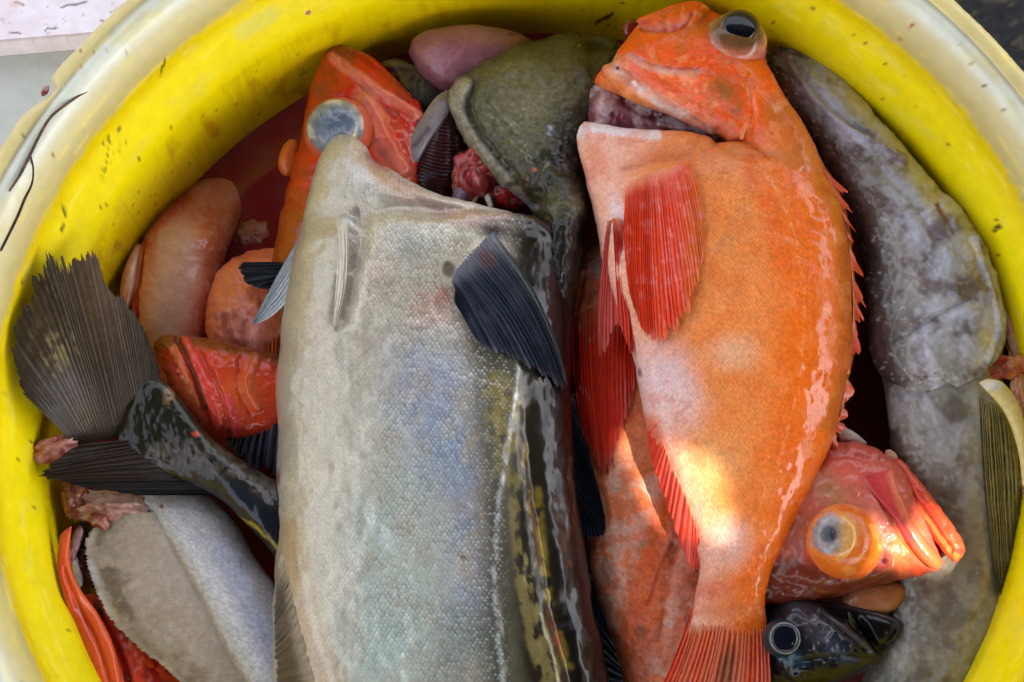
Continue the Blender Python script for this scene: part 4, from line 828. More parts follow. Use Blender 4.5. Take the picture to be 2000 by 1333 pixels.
loft("maxilla", [(1684, 930, 1742, 916, 142.0, 6), (1696, 958, 1752, 950, 142.0, 12), (1730, 1000, 1768, 985, 138.0, 14), (1758, 1040, 1784, 1020, 132.0, 15), (1784, 1078, 1804, 1052, 122.0, 15), (1812, 1106, 1828, 1078, 112.0, 13), (1832, 1114, 1842, 1098, 106.0, 6)], M_wetskin, rh,
    lambda P: P.on(1 + 0 * P.x, (200, 70, 66)).on(P.line([(1740, 930), (1765, 1000), (1800, 1060), (1830, 1100)], 6, 6), (226, 120, 80), .7).on(sstep(1040, 1090, P.y), (226, 96, 46), .8).on(P.line([(1700, 935), (1740, 1010)], 10, 8), (186, 52, 56), .7).mottle(12, .12), step=2)
loft("mouth_gap", [(1768, 985, 1780, 1010, 84.0, 6), (1790, 1010, 1790, 1050, 84.0, 14), (1815, 1040, 1815, 1085, 86.0, 14), (1840, 1065, 1835, 1095, 88.0, 8)], M_flesh, rh, lambda P: P.on(1 + 0 * P.x, (120, 20, 16)).mottle(8, .2), step=2)
RA = (-0.30, 0.04, 0.95); RB = (-0.50, 0.05, 0.86)
e2 = lathe("eye", [(74, -34), (71, -6), (67, 20), (59, 42), (47, 57), (30, 68), (14, 73), (.5, 74)], (1646, 1058, 120), RA, M_wetskin, rh,
    lambda P: P.on(1 + 0 * P.x, (206, 98, 26)).on(1 - sstep(.1, .3, P.k), (190, 92, 54), .7).on(sstep(.62, .8, P.k), (206, 140, 80), .6).on(P.spots(14, .6, .06), (226, 150, 84), .5).mottle(10, .15), wob=.015)
lathe("iris", [(47, 55), (44, 62), (38, 69), (29, 75), (18, 79), (9, 81), (.5, 82)], (1646, 1058, 120), RB, M_eye, e2,
    lambda P: P.on(1 + 0 * P.x, (210, 112, 34)).on(sstep(.3, .5, P.k), (120, 116, 118), .9).on(sstep(.62, .8, P.k), (34, 34, 40), .85).on(sstep(.7, .9, P.k) * P.spots(9, .45, .06), (36, 38, 46), .9).on(P.spots(14, .62, .08, 4), (160, 158, 160), .5).on(sstep(1625, 1655, P.x) * (1 - sstep(.5, .8, P.k)), (206, 150, 70), .8).mottle(6, .25))
blob("gill_lobe", (1706, 1168, 50), (62, 36, 30), -12, M_wetskin, rh, lambda P: P.on(1 + 0 * P.x, (182, 112, 74)).on(P.ell(1730, 1190, 30, 12, 50.0, .8), (206, 150, 120), .6).mottle(14, .15), .08, 3)
loft("gill_raker", [(1634, 838, 1640, 862, 80.0, 8), (1650, 836, 1656, 864, 80.0, 12), (1670, 846, 1674, 866, 78.0, 10), (1692, 864, 1692, 870, 74.0, 3)], M_finpale, rh, lambda P: P.on(1 + 0 * P.x, (206, 186, 176)).on(P.line([(1640, 862), (1690, 868)], 4, 4), (196, 130, 116), .7).mottle(8, .1), step=1.6)
blob("skin_flap", (1742, 892, 90), (16, 9, 8), 50, M_finpale, rh, lambda P: P.on(1 + 0 * P.x, (214, 160, 130)).mottle(8, .1), .2, 2, 20, 24)

# ================================================================ black fish head, bottom right
bf = thing("black_fish", "black fish head with ringed eye and gaping jaw at the bottom right", "fish", (1600, 1260, -60))
def p_bf(P):
    P.on(1 + 0 * P.x, (22, 22, 28)); P.mottle(30, .3); P.on(P.ell(1580, 1215, 70, 26, 57.0, .9), (74, 66, 78), .8); P.on(P.ell(1610, 1240, 40, 14, 65.0, .9) * P.spots(9, .45), (120, 104, 108), .7)
    P.on(P.ell(1540, 1280, 60, 20, 45.0, .9), (46, 84, 100), .7); P.on(P.ell(1640, 1275, 70, 20, 55.0, .9), (48, 62, 84), .8); P.on(1 - sstep(-16, 8, -(P.y - np.interp(P.x, [1490, 1600, 1720], [1312, 1290, 1285]))), (14, 14, 17), .9) if 0 else P
    P.on(sstep(0, 20, P.y - np.interp(P.x, [1490, 1600, 1730], [1300, 1286, 1290])), (15, 15, 18), .95); P.on(P.line([(1600, 1192), (1650, 1232), (1700, 1272)], 3, 3), (96, 92, 100), .7)
    for x, y in ((1582, 1211), (1602, 1222), (1640, 1250), (1612, 1262)): P.on(P.ell(x, y, 3, 3), (8, 8, 10))
    P.mottle(8, .2); return P
_, BFB = loft("head", [(1450, 1200, 1450, 1345, 10, 30), (1492, 1180, 1492, 1350, 36, 52), (1540, 1172, 1545, 1348, 61.0, 66), (1590, 1176, 1600, 1342, 61.0, 60), (1640, 1204, 1650, 1328, 61.0, 48), (1680, 1240, 1690, 1310, 61.0, 34), (1708, 1268, 1712, 1300, 61.0, 18), (1724, 1283, 1722, 1290, 61.0, 4)], M_black, bf, p_bf, lambda m: (fbm(m.x0, m.y0, 24, 3) - .5) * 9 - 7 * m.line([(1600, 1195), (1640, 1228), (1690, 1270)], 3, 6) - 5 * m.line([(1560, 1290), (1640, 1282), (1710, 1290)], 3, 6), keep=True, step=2.2)
loft("lower_jaw", [(1586, 1172, 1580, 1196, 45.0, 10), (1640, 1178, 1625, 1222, 49.0, 22), (1690, 1190, 1670, 1252, 53.0, 28), (1730, 1202, 1712, 1264, 55.0, 26), (1752, 1215, 1740, 1258, 55.0, 18), (1759, 1226, 1754, 1244, 55.0, 6)], M_black, bf,
    lambda P: P.on(1 + 0 * P.x, (22, 19, 23)).on(P.ell(1685, 1232, 44, 16, 60.0, .6), (10, 6, 10), .95).on(P.line([(1610, 1176), (1680, 1190), (1745, 1212)], 4, 4), (84, 70, 76), .6).on(P.ell(1750, 1222, 8, 8), (52, 84, 110), .6).mottle(10, .2), lambda m: -12 * m.ell(1685, 1232, 46, 16, 60.0, .7) + 3 * m.line([(1640, 1182), (1740, 1208), (1755, 1230), (1735, 1260)], 4, 4), step=2)
loft("tongue", [(1628, 1218, 1630, 1240, 59.0, 6), (1655, 1222, 1655, 1248, 63.0, 10), (1678, 1232, 1676, 1248, 63.0, 6)], M_flesh, bf, lambda P: P.on(1 + 0 * P.x, (70, 66, 76)).mottle(8, .2), step=2)
BA = (0.04, -0.06, 0.99)
e3 = lathe("eye", [(35, -14), (33, 0), (30, 7), (26, 11), (.5, 13)], (1530, 1247, 119), BA, M_black, bf, lambda P: P.on(1 + 0 * P.x, (26, 32, 38)).on(1 - sstep(.2, .5, P.k), (30, 62, 70), .6).mottle(6, .25))
lathe("iris_ring", [(28, 13), (27.5, 15.5), (26, 16.5), (24.5, 15.5)], (1530, 1247, 119), BA, M_eye, e3, lambda P: P.on(1 + 0 * P.x, (118, 122, 122)).mottle(6, .35))
lathe("pupil", [(25, 13), (23, 17), (14, 20), (.5, 21)], (1530, 1247, 119), BA, M_eye, e3, lambda P: P.on(1 + 0 * P.x, (12, 14, 26)))

# ================================================================ long grey fish along the right wall
gf = thing("grey_fish", "long slimy grey fish with yellowish belly along the right wall", "fish", (1850, 800, -60))
def p_gh(P):
    P.on(1 + 0 * P.x, (138, 130, 122)); P.mottle(70, .2)
    left = np.interp(P.y, [90, 200, 300, 400, 500, 640, 780], [1496, 1530, 1598, 1655, 1686, 1692, 1725]); right = np.interp(P.y, [90, 150, 225, 362, 505, 640, 760], [1560, 1640, 1705, 1822, 1928, 1962, 1935]); f = (P.x - left) / np.maximum(20, right - left)
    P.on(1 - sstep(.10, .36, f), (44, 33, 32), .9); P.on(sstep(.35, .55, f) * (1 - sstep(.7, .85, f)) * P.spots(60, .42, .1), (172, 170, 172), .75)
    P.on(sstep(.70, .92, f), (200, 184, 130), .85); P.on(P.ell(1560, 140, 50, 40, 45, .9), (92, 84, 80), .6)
    P.on(P.line([(1535, 105), (1555, 145), (1600, 200), (1660, 255), (1720, 285), (1760, 312)], 8, 10), (160, 150, 172), .8); P.on(P.line([(1718, 282), (1765, 318)], 4, 5), (100, 80, 96), .6)
    P.on(P.ell(1535, 100, 34, 10, 20, .6), (46, 40, 36), .8); P.on(P.ell(1600, 235, 50, 26, 50, .9), (70, 60, 58), .5)
    P.on(P.line([(1832, 402), (1846, 432), (1866, 456)], 3.5, 3), (150, 60, 66), .9)
    P.on(P.ell(1880, 570, 50, 40, 0, .9), (110, 92, 80), .6); P.on(P.ell(1840, 470, 50, 60, -30, .9), (160, 162, 172), .6); P.on(P.ell(1830, 680, 60, 70, 0, .9), (150, 146, 144), .6); P.on(P.ell(1800, 620, 80, 14, 10, .9), (96, 88, 90), .5)
    for a in (((1900, 470), (1940, 570), (1945, 650), (1915, 720)), ((1920, 500), (1955, 590), (1955, 660), (1930, 720))): P.on(P.line(a, 4, 5), (206, 190, 140), .8)
    P.on(P.line([(1910, 480), (1946, 575), (1950, 655), (1922, 720)], 2, 3), (140, 104, 100), .6); P.on(P.ell(1935, 690, 22, 40, 20, .9), (214, 198, 110), .6)
    P.on(sstep(.5, .7, fbm(P.x - P.y * .5, P.y * .25, 16, 44)) * sstep(.2, .5, f), (178, 174, 184), .45); P.on(P.spots(40, .56, .12, 7), (86, 62, 56), .7); P.on(P.spots(30, .60, .05, 27) * sstep(.25, .5, f), (184, 182, 194), .5); P.on(P.spots(9, .74, .04, 8), (190, 188, 190), .4); P.on(sstep(.05, .0, np.abs(fbm(P.x, P.y, 34, 71) - .5)) * sstep(.3, .5, f), (186, 180, 186), .35); P.on(P.ell(1640, 330, 50, 90, -35, .9), (84, 62, 60), .5); P.on(P.line([(1725, 745), (1790, 790), (1850, 785), (1915, 745)], 5, 6), (100, 90, 96), .7)
    P.mottle(12, .12); return P
GS = [(1508, 100, 1526, 92, 62, 6), (1497, 128, 1575, 103, 62, 26), (1513, 175, 1640, 150, 62, 42), (1548, 230, 1704, 225, 64, 54), (1594, 295, 1764, 294, 66, 64), (1634, 360, 1822, 362, 70, 72), (1668, 430, 1880, 430, 74, 80), (1687, 510, 1927, 505, 78, 88), (1690, 590, 1957, 575, 82, 92), (1694, 660, 1962, 640, 84, 92), (1710, 715, 1948, 700, 84, 84), (1742, 757, 1918, 745, 82, 66), (1778, 786, 1876, 780, 78, 36), (1812, 797, 1846, 794, 72, 8)]
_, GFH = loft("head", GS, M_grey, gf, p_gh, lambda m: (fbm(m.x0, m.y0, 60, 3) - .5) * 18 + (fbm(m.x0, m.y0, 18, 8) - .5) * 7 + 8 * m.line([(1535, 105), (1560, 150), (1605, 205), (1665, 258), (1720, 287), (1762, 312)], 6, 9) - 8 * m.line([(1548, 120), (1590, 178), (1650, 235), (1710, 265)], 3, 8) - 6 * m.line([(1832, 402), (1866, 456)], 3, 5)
    + 10 * m.line([(1900, 470), (1942, 570), (1946, 650), (1915, 725)], 4, 6) - 10 * m.line([(1910, 480), (1948, 575), (1952, 655), (1922, 722)], 3, 5) - 14 * m.line([(1760, 660), (1840, 612), (1900, 580)], 4, 20) - 8 * m.line([(1720, 330), (1790, 400), (1830, 470)], 4, 22) + 7 * m.ell(1830, 690, 50, 50, 0, 1) - 6 * m.line([(1512, 100), (1540, 96), (1575, 112)], 3, 5), keep=True, step=2.6)
def p_gb(P):
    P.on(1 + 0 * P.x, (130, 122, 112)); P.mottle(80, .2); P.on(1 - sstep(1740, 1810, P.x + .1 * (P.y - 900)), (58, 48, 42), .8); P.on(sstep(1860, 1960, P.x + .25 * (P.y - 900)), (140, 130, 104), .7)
    P.on(sstep(1090, 1200, P.y), (134, 130, 122), .7); P.on(P.line([(1920, 1080), (1925, 1140), (1900, 1200), (1885, 1260)], 6, 8), (170, 146, 80), .6); P.on(P.spots(50, .54, .06, 3), (156, 148, 134), .6); P.on(P.spots(34, .58, .12, 5), (84, 72, 60), .5)
    P.on(P.spots(9, .76, .04, 8), (180, 178, 172), .4); P.on(P.spots(44, .55, .07, 12) * (1 - sstep(900, 1100, P.y)), (168, 164, 166), .5); P.on(P.line([(1930, 760), (1940, 900), (1940, 1050)], 30, 40), (176, 160, 112), .5); P.on(P.line([(1780, 760), (1800, 860), (1790, 960)], 12, 14) * P.spots(16, .5), (150, 146, 140), .5); P.mottle(10, .12); return P
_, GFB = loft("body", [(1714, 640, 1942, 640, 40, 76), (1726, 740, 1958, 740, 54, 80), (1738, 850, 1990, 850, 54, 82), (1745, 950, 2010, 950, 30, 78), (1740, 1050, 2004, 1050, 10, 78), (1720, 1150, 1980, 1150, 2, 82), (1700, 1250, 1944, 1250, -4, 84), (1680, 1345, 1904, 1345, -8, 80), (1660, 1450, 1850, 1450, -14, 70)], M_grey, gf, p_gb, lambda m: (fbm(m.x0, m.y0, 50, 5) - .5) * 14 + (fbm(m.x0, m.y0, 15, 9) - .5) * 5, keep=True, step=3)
def c_yfin(P):
    P.on(1 + 0 * P.x, (150, 136, 78)); P.on(P.streak, (120, 104, 56), .5); P.on(sstep(.55, .8, P.fr) * P.spots(20, .5, .1), (46, 42, 48), .8); P.on(sstep(.7, 1, P.t), (88, 78, 44), .7); P.on(1 - sstep(0, .18, P.s), (84, 78, 84), .8); P.mottle(16, .2)
fin("pectoral_fin", [(1912, 775), (1930, 785), (1955, 800), (1985, 850)], [(1945, 1150), (1956, 1170), (1972, 1090), (1992, 960)], [140, 145, 140, 128], [120, 120, 110, 110], 12, M_finpale, gf, c_yfin, ridge=3.2, jag=.03, drape=GFB, lift=9, per=7, seed=31, bow0=(-6, 0), bow1=(8, 0))
loft("fin_edge", [(1912, 748, 1930, 740, 150, 6), (1926, 764, 1958, 748, 152, 12), (1952, 792, 1984, 782, 148, 14), (1974, 832, 2000, 828, 142, 13), (1990, 890, 2010, 890, 134, 11), (1997, 950, 2010, 950, 126, 6)], M_finpale, gf, lambda P: P.on(1 + 0 * P.x, (206, 184, 116)).on(P.ell(1940, 752, 24, 14, 0, .8), (206, 196, 186), .8).mottle(16, .12), step=2)
blob("torn_flesh", (1962, 718, 116), (52, 20, 12), -8, M_flesh, gf, flesh_p((206, 120, 90), (160, 46, 34), 11), .6, 11, lscale=1.5)
blob("torn_flesh", (1974, 650, 96), (18, 62, 14), -12, M_flesh, gf, flesh_p((214, 168, 146), (200, 130, 108), 12), .5, 12, lscale=1.2)
blob("torn_flesh", (1962, 590, 92), (12, 44, 12), -20, M_flesh, gf, flesh_p((206, 150, 140), (170, 80, 70), 13), .5, 13, lscale=1.4)
blob("torn_flesh", (1990, 760, 108), (14, 60, 12), -6, M_flesh, gf, flesh_p((214, 150, 112), (180, 70, 50), 14), .55, 14, lscale=1.3)
fin("belly_flap", [(1985, 840), (1996, 960), (1994, 1060)], [(2004, 860), (2012, 1010), (1984, 1150)], [110, 90, 80], [90, 70, 60], 5, M_finpale, gf, lambda P: P.on(1 + 0 * P.x, (206, 160, 130)).mottle(14, .15), ridge=2, jag=.04, per=5, seed=33)

# ================================================================ red fish with a cloudy eye, top left
tf = thing("red_fish", "dark red-orange fish with cloudy bulging eye and snout up, at upper left", "fish", (670, 350, -100))
def p_tf(P):
    P.on(1 + 0 * P.x, (204, 40, 12)); P.mottle(50, .18); P.on(P.ell(640, 150, 50, 60, 0, .9), (190, 66, 26), .6); P.on(P.ell(662, 98, 40, 20, 25, .8), (104, 48, 26), .9); P.on(P.spots(24, .56, .1, 5), (150, 50, 22), .6); P.on(P.ell(625, 175, 18, 22, 0, .8), (110, 60, 40), .6)
    P.on(P.line([(650, 112), (700, 150), (760, 190), (815, 225)], 9, 7), (226, 120, 98), .85); P.on(P.line([(690, 100), (740, 135), (800, 190)], 3, 4), (150, 30, 14), .7); P.on(P.line([(715, 190), (735, 250), (780, 330)], 20, 16), (224, 124, 104), .8); P.on(P.line([(705, 160), (740, 210), (790, 260)], 5, 6), (214, 120, 90), .6)
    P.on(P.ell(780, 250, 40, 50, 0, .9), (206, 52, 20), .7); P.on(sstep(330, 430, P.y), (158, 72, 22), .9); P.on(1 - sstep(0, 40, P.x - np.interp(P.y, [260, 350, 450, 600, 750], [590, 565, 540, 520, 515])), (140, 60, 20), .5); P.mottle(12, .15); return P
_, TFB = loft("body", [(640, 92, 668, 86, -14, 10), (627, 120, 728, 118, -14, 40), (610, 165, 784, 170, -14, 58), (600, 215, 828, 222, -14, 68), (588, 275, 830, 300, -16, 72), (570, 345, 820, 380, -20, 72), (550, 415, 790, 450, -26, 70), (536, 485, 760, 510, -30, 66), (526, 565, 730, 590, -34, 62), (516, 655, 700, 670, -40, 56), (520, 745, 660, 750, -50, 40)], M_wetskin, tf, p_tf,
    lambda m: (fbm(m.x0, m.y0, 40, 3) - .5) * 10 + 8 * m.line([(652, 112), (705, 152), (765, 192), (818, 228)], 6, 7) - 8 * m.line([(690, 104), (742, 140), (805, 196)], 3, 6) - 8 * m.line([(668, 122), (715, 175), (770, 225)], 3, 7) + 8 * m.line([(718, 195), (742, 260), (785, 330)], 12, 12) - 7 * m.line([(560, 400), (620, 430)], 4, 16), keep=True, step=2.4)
TA = (-0.10, -0.10, 0.98)
e4 = lathe("eye", [(74, -26), (72, -4), (67, 16), (60, 30), (48, 44), (30, 54), (14, 58), (.5, 59)], (662, 258, 46), TA, M_wetskin, tf, lambda P: P.on(1 + 0 * P.x, (196, 96, 70)).on(1 - sstep(.2, .45, P.k), (190, 70, 30), .8).on(sstep(.5, .7, P.k), (196, 150, 134), .8).mottle(10, .12))
lathe("iris", [(57, 35), (54, 42), (47, 51), (36, 59), (22, 65), (10, 67), (.5, 68)], (662, 258, 46), TA, M_eye, e4, lambda P: P.on(1 + 0 * P.x, (196, 188, 180)).on(sstep(.34, .56, P.k), (100, 112, 130), .9).on(P.spots(22, .5, .16), (66, 80, 104), .7).on(P.spots(12, .64, .08, 3), (160, 166, 172), .5).on(P.ell(694, 268, 6, 10), (190, 170, 70), .6).mottle(6, .2))
blob("far_eye", (566, 308, -16), (22, 40, 24), 12, M_wetskin, tf, lambda P: P.on(1 + 0 * P.x, (196, 96, 40)).mottle(12, .12), .06, 4)
fin("pelvic_fin", [(516, 560), (552, 560)], [(512, 690), (522, 750), (540, 745), (548, 660)], [10, 10], [-5, 0], 8, M_finred, tf, c_red((184, 76, 20), (206, 110, 40)), ridge=3, jag=.15, per=6, seed=41)

# ================================================================ stomach, dark fish behind
st = loft("fish_stomach", [(798, 104, 802, 112, -30, 6), (808, 80, 826, 152, -28, 36), (842, 62, 862, 178, -26, 54), (890, 55, 905, 182, -26, 60), (940, 56, 955, 172, -28, 56), (985, 62, 995, 150, -32, 44), (1020, 70, 1026, 120, -36, 28), (1040, 80, 1042, 95, -40, 6)], M_flesh, None,
    lambda P: P.on(1 + 0 * P.x, (148, 92, 106)).on(P.ell(880, 120, 70, 30, 10, .9), (172, 118, 140), .7).on(P.spots(40, .55, .12), (130, 84, 84), .5).on(P.ell(960, 80, 70, 18, 5, .9), (150, 96, 88), .5).on(P.ell(1000, 68, 8, 3), (50, 20, 20), .8).mottle(14, .08), lambda m: (fbm(m.x0, m.y0, 60, 3) - .5) * 8, step=2.4)
tag(st, "smooth purple-pink swollen stomach behind the olive fish head, top centre", "fish organ")
df = loft("dark_fish", [(728, 128, 738, 150, -60, 10), (770, 118, 775, 190, -58, 34), (810, 128, 805, 230, -56, 40), (845, 150, 835, 240, -56, 40), (880, 180, 865, 250, -60, 30)], M_grey, None, lambda P: P.on(1 + 0 * P.x, (74, 70, 70)).on(P.line([(735, 130), (790, 124), (830, 140)], 4, 5), (120, 118, 116), .6).on(P.ell(815, 180, 24, 20, 0, .8), (96, 98, 104), .6).mottle(20, .3), lambda m: (fbm(m.x0, m.y0, 20, 3) - .5) * 10 - 6 * m.line([(740, 140), (800, 140)], 3, 6), step=2.4)
tag(df, "dark grey fish wedged behind the red fish and the purple stomach", "fish")

# ================================================================ pale pink fish lying in the bloody water, left
p1 = thing("pink_fish", "pale pink fish half sunk in bloody water by the left wall", "fish", (340, 560, -120))
def p_p1(P):
    P.on(1 + 0 * P.x, (228, 140, 114)); P.mottle(50, .16); P.on(P.spots(46, .54, .1, 9), (214, 84, 50), .5); P.on(P.line([(470, 360), (420, 400), (380, 440)], 30, 30), (226, 150, 130), .6); P.on(P.line([(340, 460), (345, 540), (320, 640)], 34, 30), (218, 176, 166), .8); P.on(P.line([(410, 420), (420, 500), (410, 600), (360, 690)], 18, 20), (206, 96, 64), .7); P.on(P.line([(285, 470), (300, 440), (360, 385)], 12, 12), (206, 76, 44), .7)
    P.on(P.spots(9, .6, .06), (222, 186, 174), .3); P.mottle(9, .08); return P
loft("body", [(566, 222, 640, 300, -210, 30), (488, 268, 580, 352, -222, 44), (408, 328, 520, 392, -202, 54), (338, 396, 480, 424, -166, 60), (285, 465, 450, 474, -113, 68), (266, 530, 432, 540, -101, 74), (258, 600, 422, 610, -95, 76), (268, 660, 405, 670, -95, 66), (295, 715, 370, 725, -99, 40), (320, 750, 345, 755, -103, 10)], M_wetskin, p1, p_p1, lambda m: (fbm(m.x0, m.y0, 60, 3) - .5) * 8, step=2.8)
loft("gill_slit", [(284, 470, 294, 468, -63, 4), (276, 510, 298, 512, -55, 12), (268, 560, 292, 566, -49, 14), (256, 610, 280, 622, -49, 14), (256, 640, 272, 650, -53, 5)], M_flesh, p1, lambda P: P.on(1 + 0 * P.x, (150, 30, 18)).on(P.line([(290, 480), (292, 530), (276, 600)], 4, 5), (196, 66, 36), .8).mottle(10, .2), step=2)
loft("belly_flap", [(264, 480, 278, 478, -75, 6), (246, 520, 274, 524, -65, 20), (236, 565, 266, 572, -59, 24), (238, 605, 256, 612, -61, 18), (248, 628, 254, 632, -65, 4)], M_wetskin, p1, lambda P: P.on(1 + 0 * P.x, (212, 140, 104)).on(P.line([(270, 490), (258, 560)], 8, 10), (214, 180, 160), .6).mottle(12, .12), step=2)

p2 = thing("salmon_pink_fish", "salmon-pink fish belly with small dark fin, beside the pale pelvic fin", "fish", (490, 610, -100))
loft("body", [(478, 494, 560, 488, -56, 16), (432, 530, 590, 528, -52, 46), (410, 580, 600, 580, -48, 58), (403, 630, 600, 635, -46, 60), (408, 680, 590, 690, -46, 52), (440, 720, 560, 730, -50, 26)], M_wetskin, p2,
    lambda P: P.on(1 + 0 * P.x, (210, 112, 80)).on(P.ell(480, 640, 50, 60, -30, .8), (206, 124, 112), .8).on(P.ell(450, 580, 40, 40, -30, .9), (216, 120, 82), .7).on(P.line([(450, 650), (470, 690)], 5, 5), (150, 66, 60), .6).on(P.line([(500, 630), (495, 690)], 4, 5), (226, 170, 160), .6).on(P.line([(430, 640), (460, 620), (500, 615)], 3, 4), (190, 90, 70), .6).mottle(14, .12), lambda m: (fbm(m.x0, m.y0, 30, 3) - .5) * 12 - 9 * m.line([(440, 620), (450, 680)], 4, 9) - 8 * m.line([(480, 630), (480, 690)], 3, 8) + 6 * m.line([(430, 612), (500, 600)], 6, 10), step=2.4)
fin("pectoral_fin", [(552, 512), (556, 535), (552, 556)], [(470, 512), (462, 530), (486, 560), (520, 566)], 40, [40, 44], 7, M_findark, p2, c_black, ridge=2, jag=.06, per=6, seed=44)

# ================================================================ small red head, left
r5 = thing("small_red_fish", "small dark red fish head with closed mouth, between dark tail and silver fish", "fish", (430, 750, -80))
def p_r5(P):
    P.on(1 + 0 * P.x, (196, 58, 30)); P.mottle(40, .18); P.on(P.line([(310, 662), (400, 664), (470, 676), (540, 695)], 14, 14), (96, 48, 26), .85); P.on(P.line([(360, 668), (400, 740), (425, 820)], 10, 9), (206, 62, 50), .8); P.on(P.line([(350, 665), (372, 715), (400, 800)], 4, 5), (96, 44, 22), .8); P.on(P.line([(340, 680), (360, 740), (385, 790)], 6, 6), (206, 112, 54), .6)
    P.on(P.line([(328, 720), (365, 780), (410, 835)], 6, 6), (206, 84, 80), .7); P.on(P.ell(470, 770, 50, 60, 0, .9), (204, 92, 40), .7); P.on(P.line([(440, 780), (460, 820), (450, 860)], 8, 8), (210, 66, 70), .8); P.on(P.line([(500, 700), (485, 750), (505, 790)], 9, 9), (190, 84, 40), .6); P.on(P.ell(311, 680, 8, 12, 0, .7), (110, 20, 16), .7)
    for x, y in ((344, 718), (350, 732), (444, 684)): P.on(P.ell(x, y, 3, 3), (60, 20, 14))
    P.mottle(10, .15); return P
loft("head", [(301, 670, 303, 692, 26, 6), (318, 657, 318, 722, 26, 30), (352, 656, 342, 770, 26, 46), (395, 661, 378, 812, 26, 56), (440, 668, 415, 845, 26, 60), (490, 682, 462, 862, 24, 60), (540, 695, 530, 850, 20, 54), (590, 710, 590, 820, 10, 40)], M_wetskin, r5, p_r5,
    lambda m: (fbm(m.x0, m.y0, 26, 3) - .5) * 9 - 9 * m.line([(346, 662), (370, 712), (402, 800), (415, 845)], 3, 7) + 7 * m.line([(362, 668), (392, 735), (425, 830)], 8, 7) - 7 * m.line([(392, 690), (425, 760), (450, 850)], 3, 7) + 6 * m.line([(500, 700), (485, 750), (505, 795)], 6, 7) - 7 * m.line([(470, 700), (465, 760), (490, 810)], 3, 8), step=2.2)

# ================================================================ dark fin of a fish under the silver one
cf = thing("dark_combed_fish", "dark fish showing only its combed blue-black fin left of the silver fish", "fish", (510, 860, -60))
def c_comb(P):
    P.on(1 + 0 * P.x, (30, 30, 40)); P.on(1 - P.fr, (66, 68, 84), .75); P.on(sstep(.2, .8, P.streak) * P.t, (90, 90, 100), .4); P.on(1 - sstep(0, .14, P.t), (120, 106, 96), .8); P.mottle(12, .25)
fin("dorsal_fin", [(468, 812), (500, 792), (548, 776), (580, 770)], [(440, 862), (470, 905), (530, 935), (580, 950)], [52, 60, 60, 60], [34, 28, 24, 20], 11, M_findark, cf, c_comb, ridge=5, jag=.08, per=8, seed=51)
loft("body", [(520, 760, 530, 800, 10, 14), (560, 750, 570, 930, 5, 50), (600, 750, 610, 960, 0, 60), (660, 760, 660, 960, -10, 50)], M_black, cf, lambda P: P.on(1 + 0 * P.x, (40, 36, 40)).mottle(20, .3))

# ================================================================ fish with the big dark tail, left
tl = thing("dark_tailed_fish", "dark brown fish with large frayed tail fin leaning on the left wall", "fish", (400, 900, -30))
def c_tail2(P):
    P.on(1 + 0 * P.x, (42, 33, 20)); P.on(P.streak, (74, 54, 34), .6); P.on(P.spots(16, .5, .1) * sstep(.3, .8, P.streak), (46, 40, 30), .6); P.on(P.ell(150, 790, 100, 50, 50, .8), (86, 72, 58), .7); P.on(P.ell(120, 760, 60, 60, 40, .9), (74, 68, 70), .6)
    P.on(sstep(.35, .55, P.s) * (1 - sstep(.62, .75, P.s)) * sstep(.3, .8, P.t), (102, 76, 58), .6); P.on(1 - sstep(0, .3, P.s) , (58, 52, 42), .4); P.on(sstep(.80, .88, P.s), (38, 32, 24), .85); P.on(1 - P.fr, (44, 38, 28), .35)
    P.on(P.ell(110, 680, 60, 50, 60, .9) * sstep(.55, .8, P.streak) * P.spots(20, .48), (150, 134, 84), .7); P.mottle(14, .2)  # yellow reflections streaked into the fin colour
fin("tail_fin", [(150, 872), (190, 862), (240, 848), (280, 800), (310, 770)], [(36, 760), (18, 660), (44, 570), (86, 488), (130, 486), (180, 478), (208, 548), (250, 584), (286, 650), (312, 720)], [110, 105, 100, 96, 90], [200, 232, 236, 226, 200, 186, 166, 140, 112, 96], 46, M_findark, tl, c_tail2, ridge=.7, jag=.06, per=6, seed=61, bulge=16)
def c_tail3(P):
    P.on(1 + 0 * P.x, (34, 25, 19)); P.on(P.streak, (52, 36, 26), .6); P.on(sstep(.6, .8, P.s), (18, 23, 32), .8); P.on(1 - P.fr, (34, 28, 24), .35); P.mottle(14, .25)
fin("tail_fin", [(280, 858), (330, 880), (400, 930), (420, 968)], [(150, 868), (92, 905), (74, 926), (76, 932), (150, 950), (260, 968)], [104, 100, 90, 80], [140, 150, 150, 140, 110, 90], 16, M_findark, tl, c_tail3, ridge=2.2, jag=.05, per=6, seed=62, bulge=6)
def p_tl(P):
    P.on(1 + 0 * P.x, (34, 29, 22)); P.mottle(40, .25); P.on(P.poly([(230, 850), (270, 720), (320, 720), (440, 870), (380, 900), (300, 880)], 18), (28, 27, 16), .8); P.on(P.line([(310, 890), (400, 890), (470, 920), (540, 970)], 20, 18) * P.spots(9, .5, .2), (110, 96, 86), .4)
    P.on(P.line([(380, 950), (460, 960), (545, 1030)], 16, 14), (22, 30, 42), .7); P.on(P.ell(330, 775, 12, 22, 10, .8) * P.spots(8, .45), (150, 112, 80), .8); P.on(P.ell(382, 848, 10, 6), (190, 70, 40), .8); P.on(P.line([(440, 1000), (500, 1030), (540, 1070)], 3, 3), (150, 130, 40), .7); P.on(P.ell(310, 842, 5, 5), (24, 20, 18), .8); P.mottle(8, .25); return P
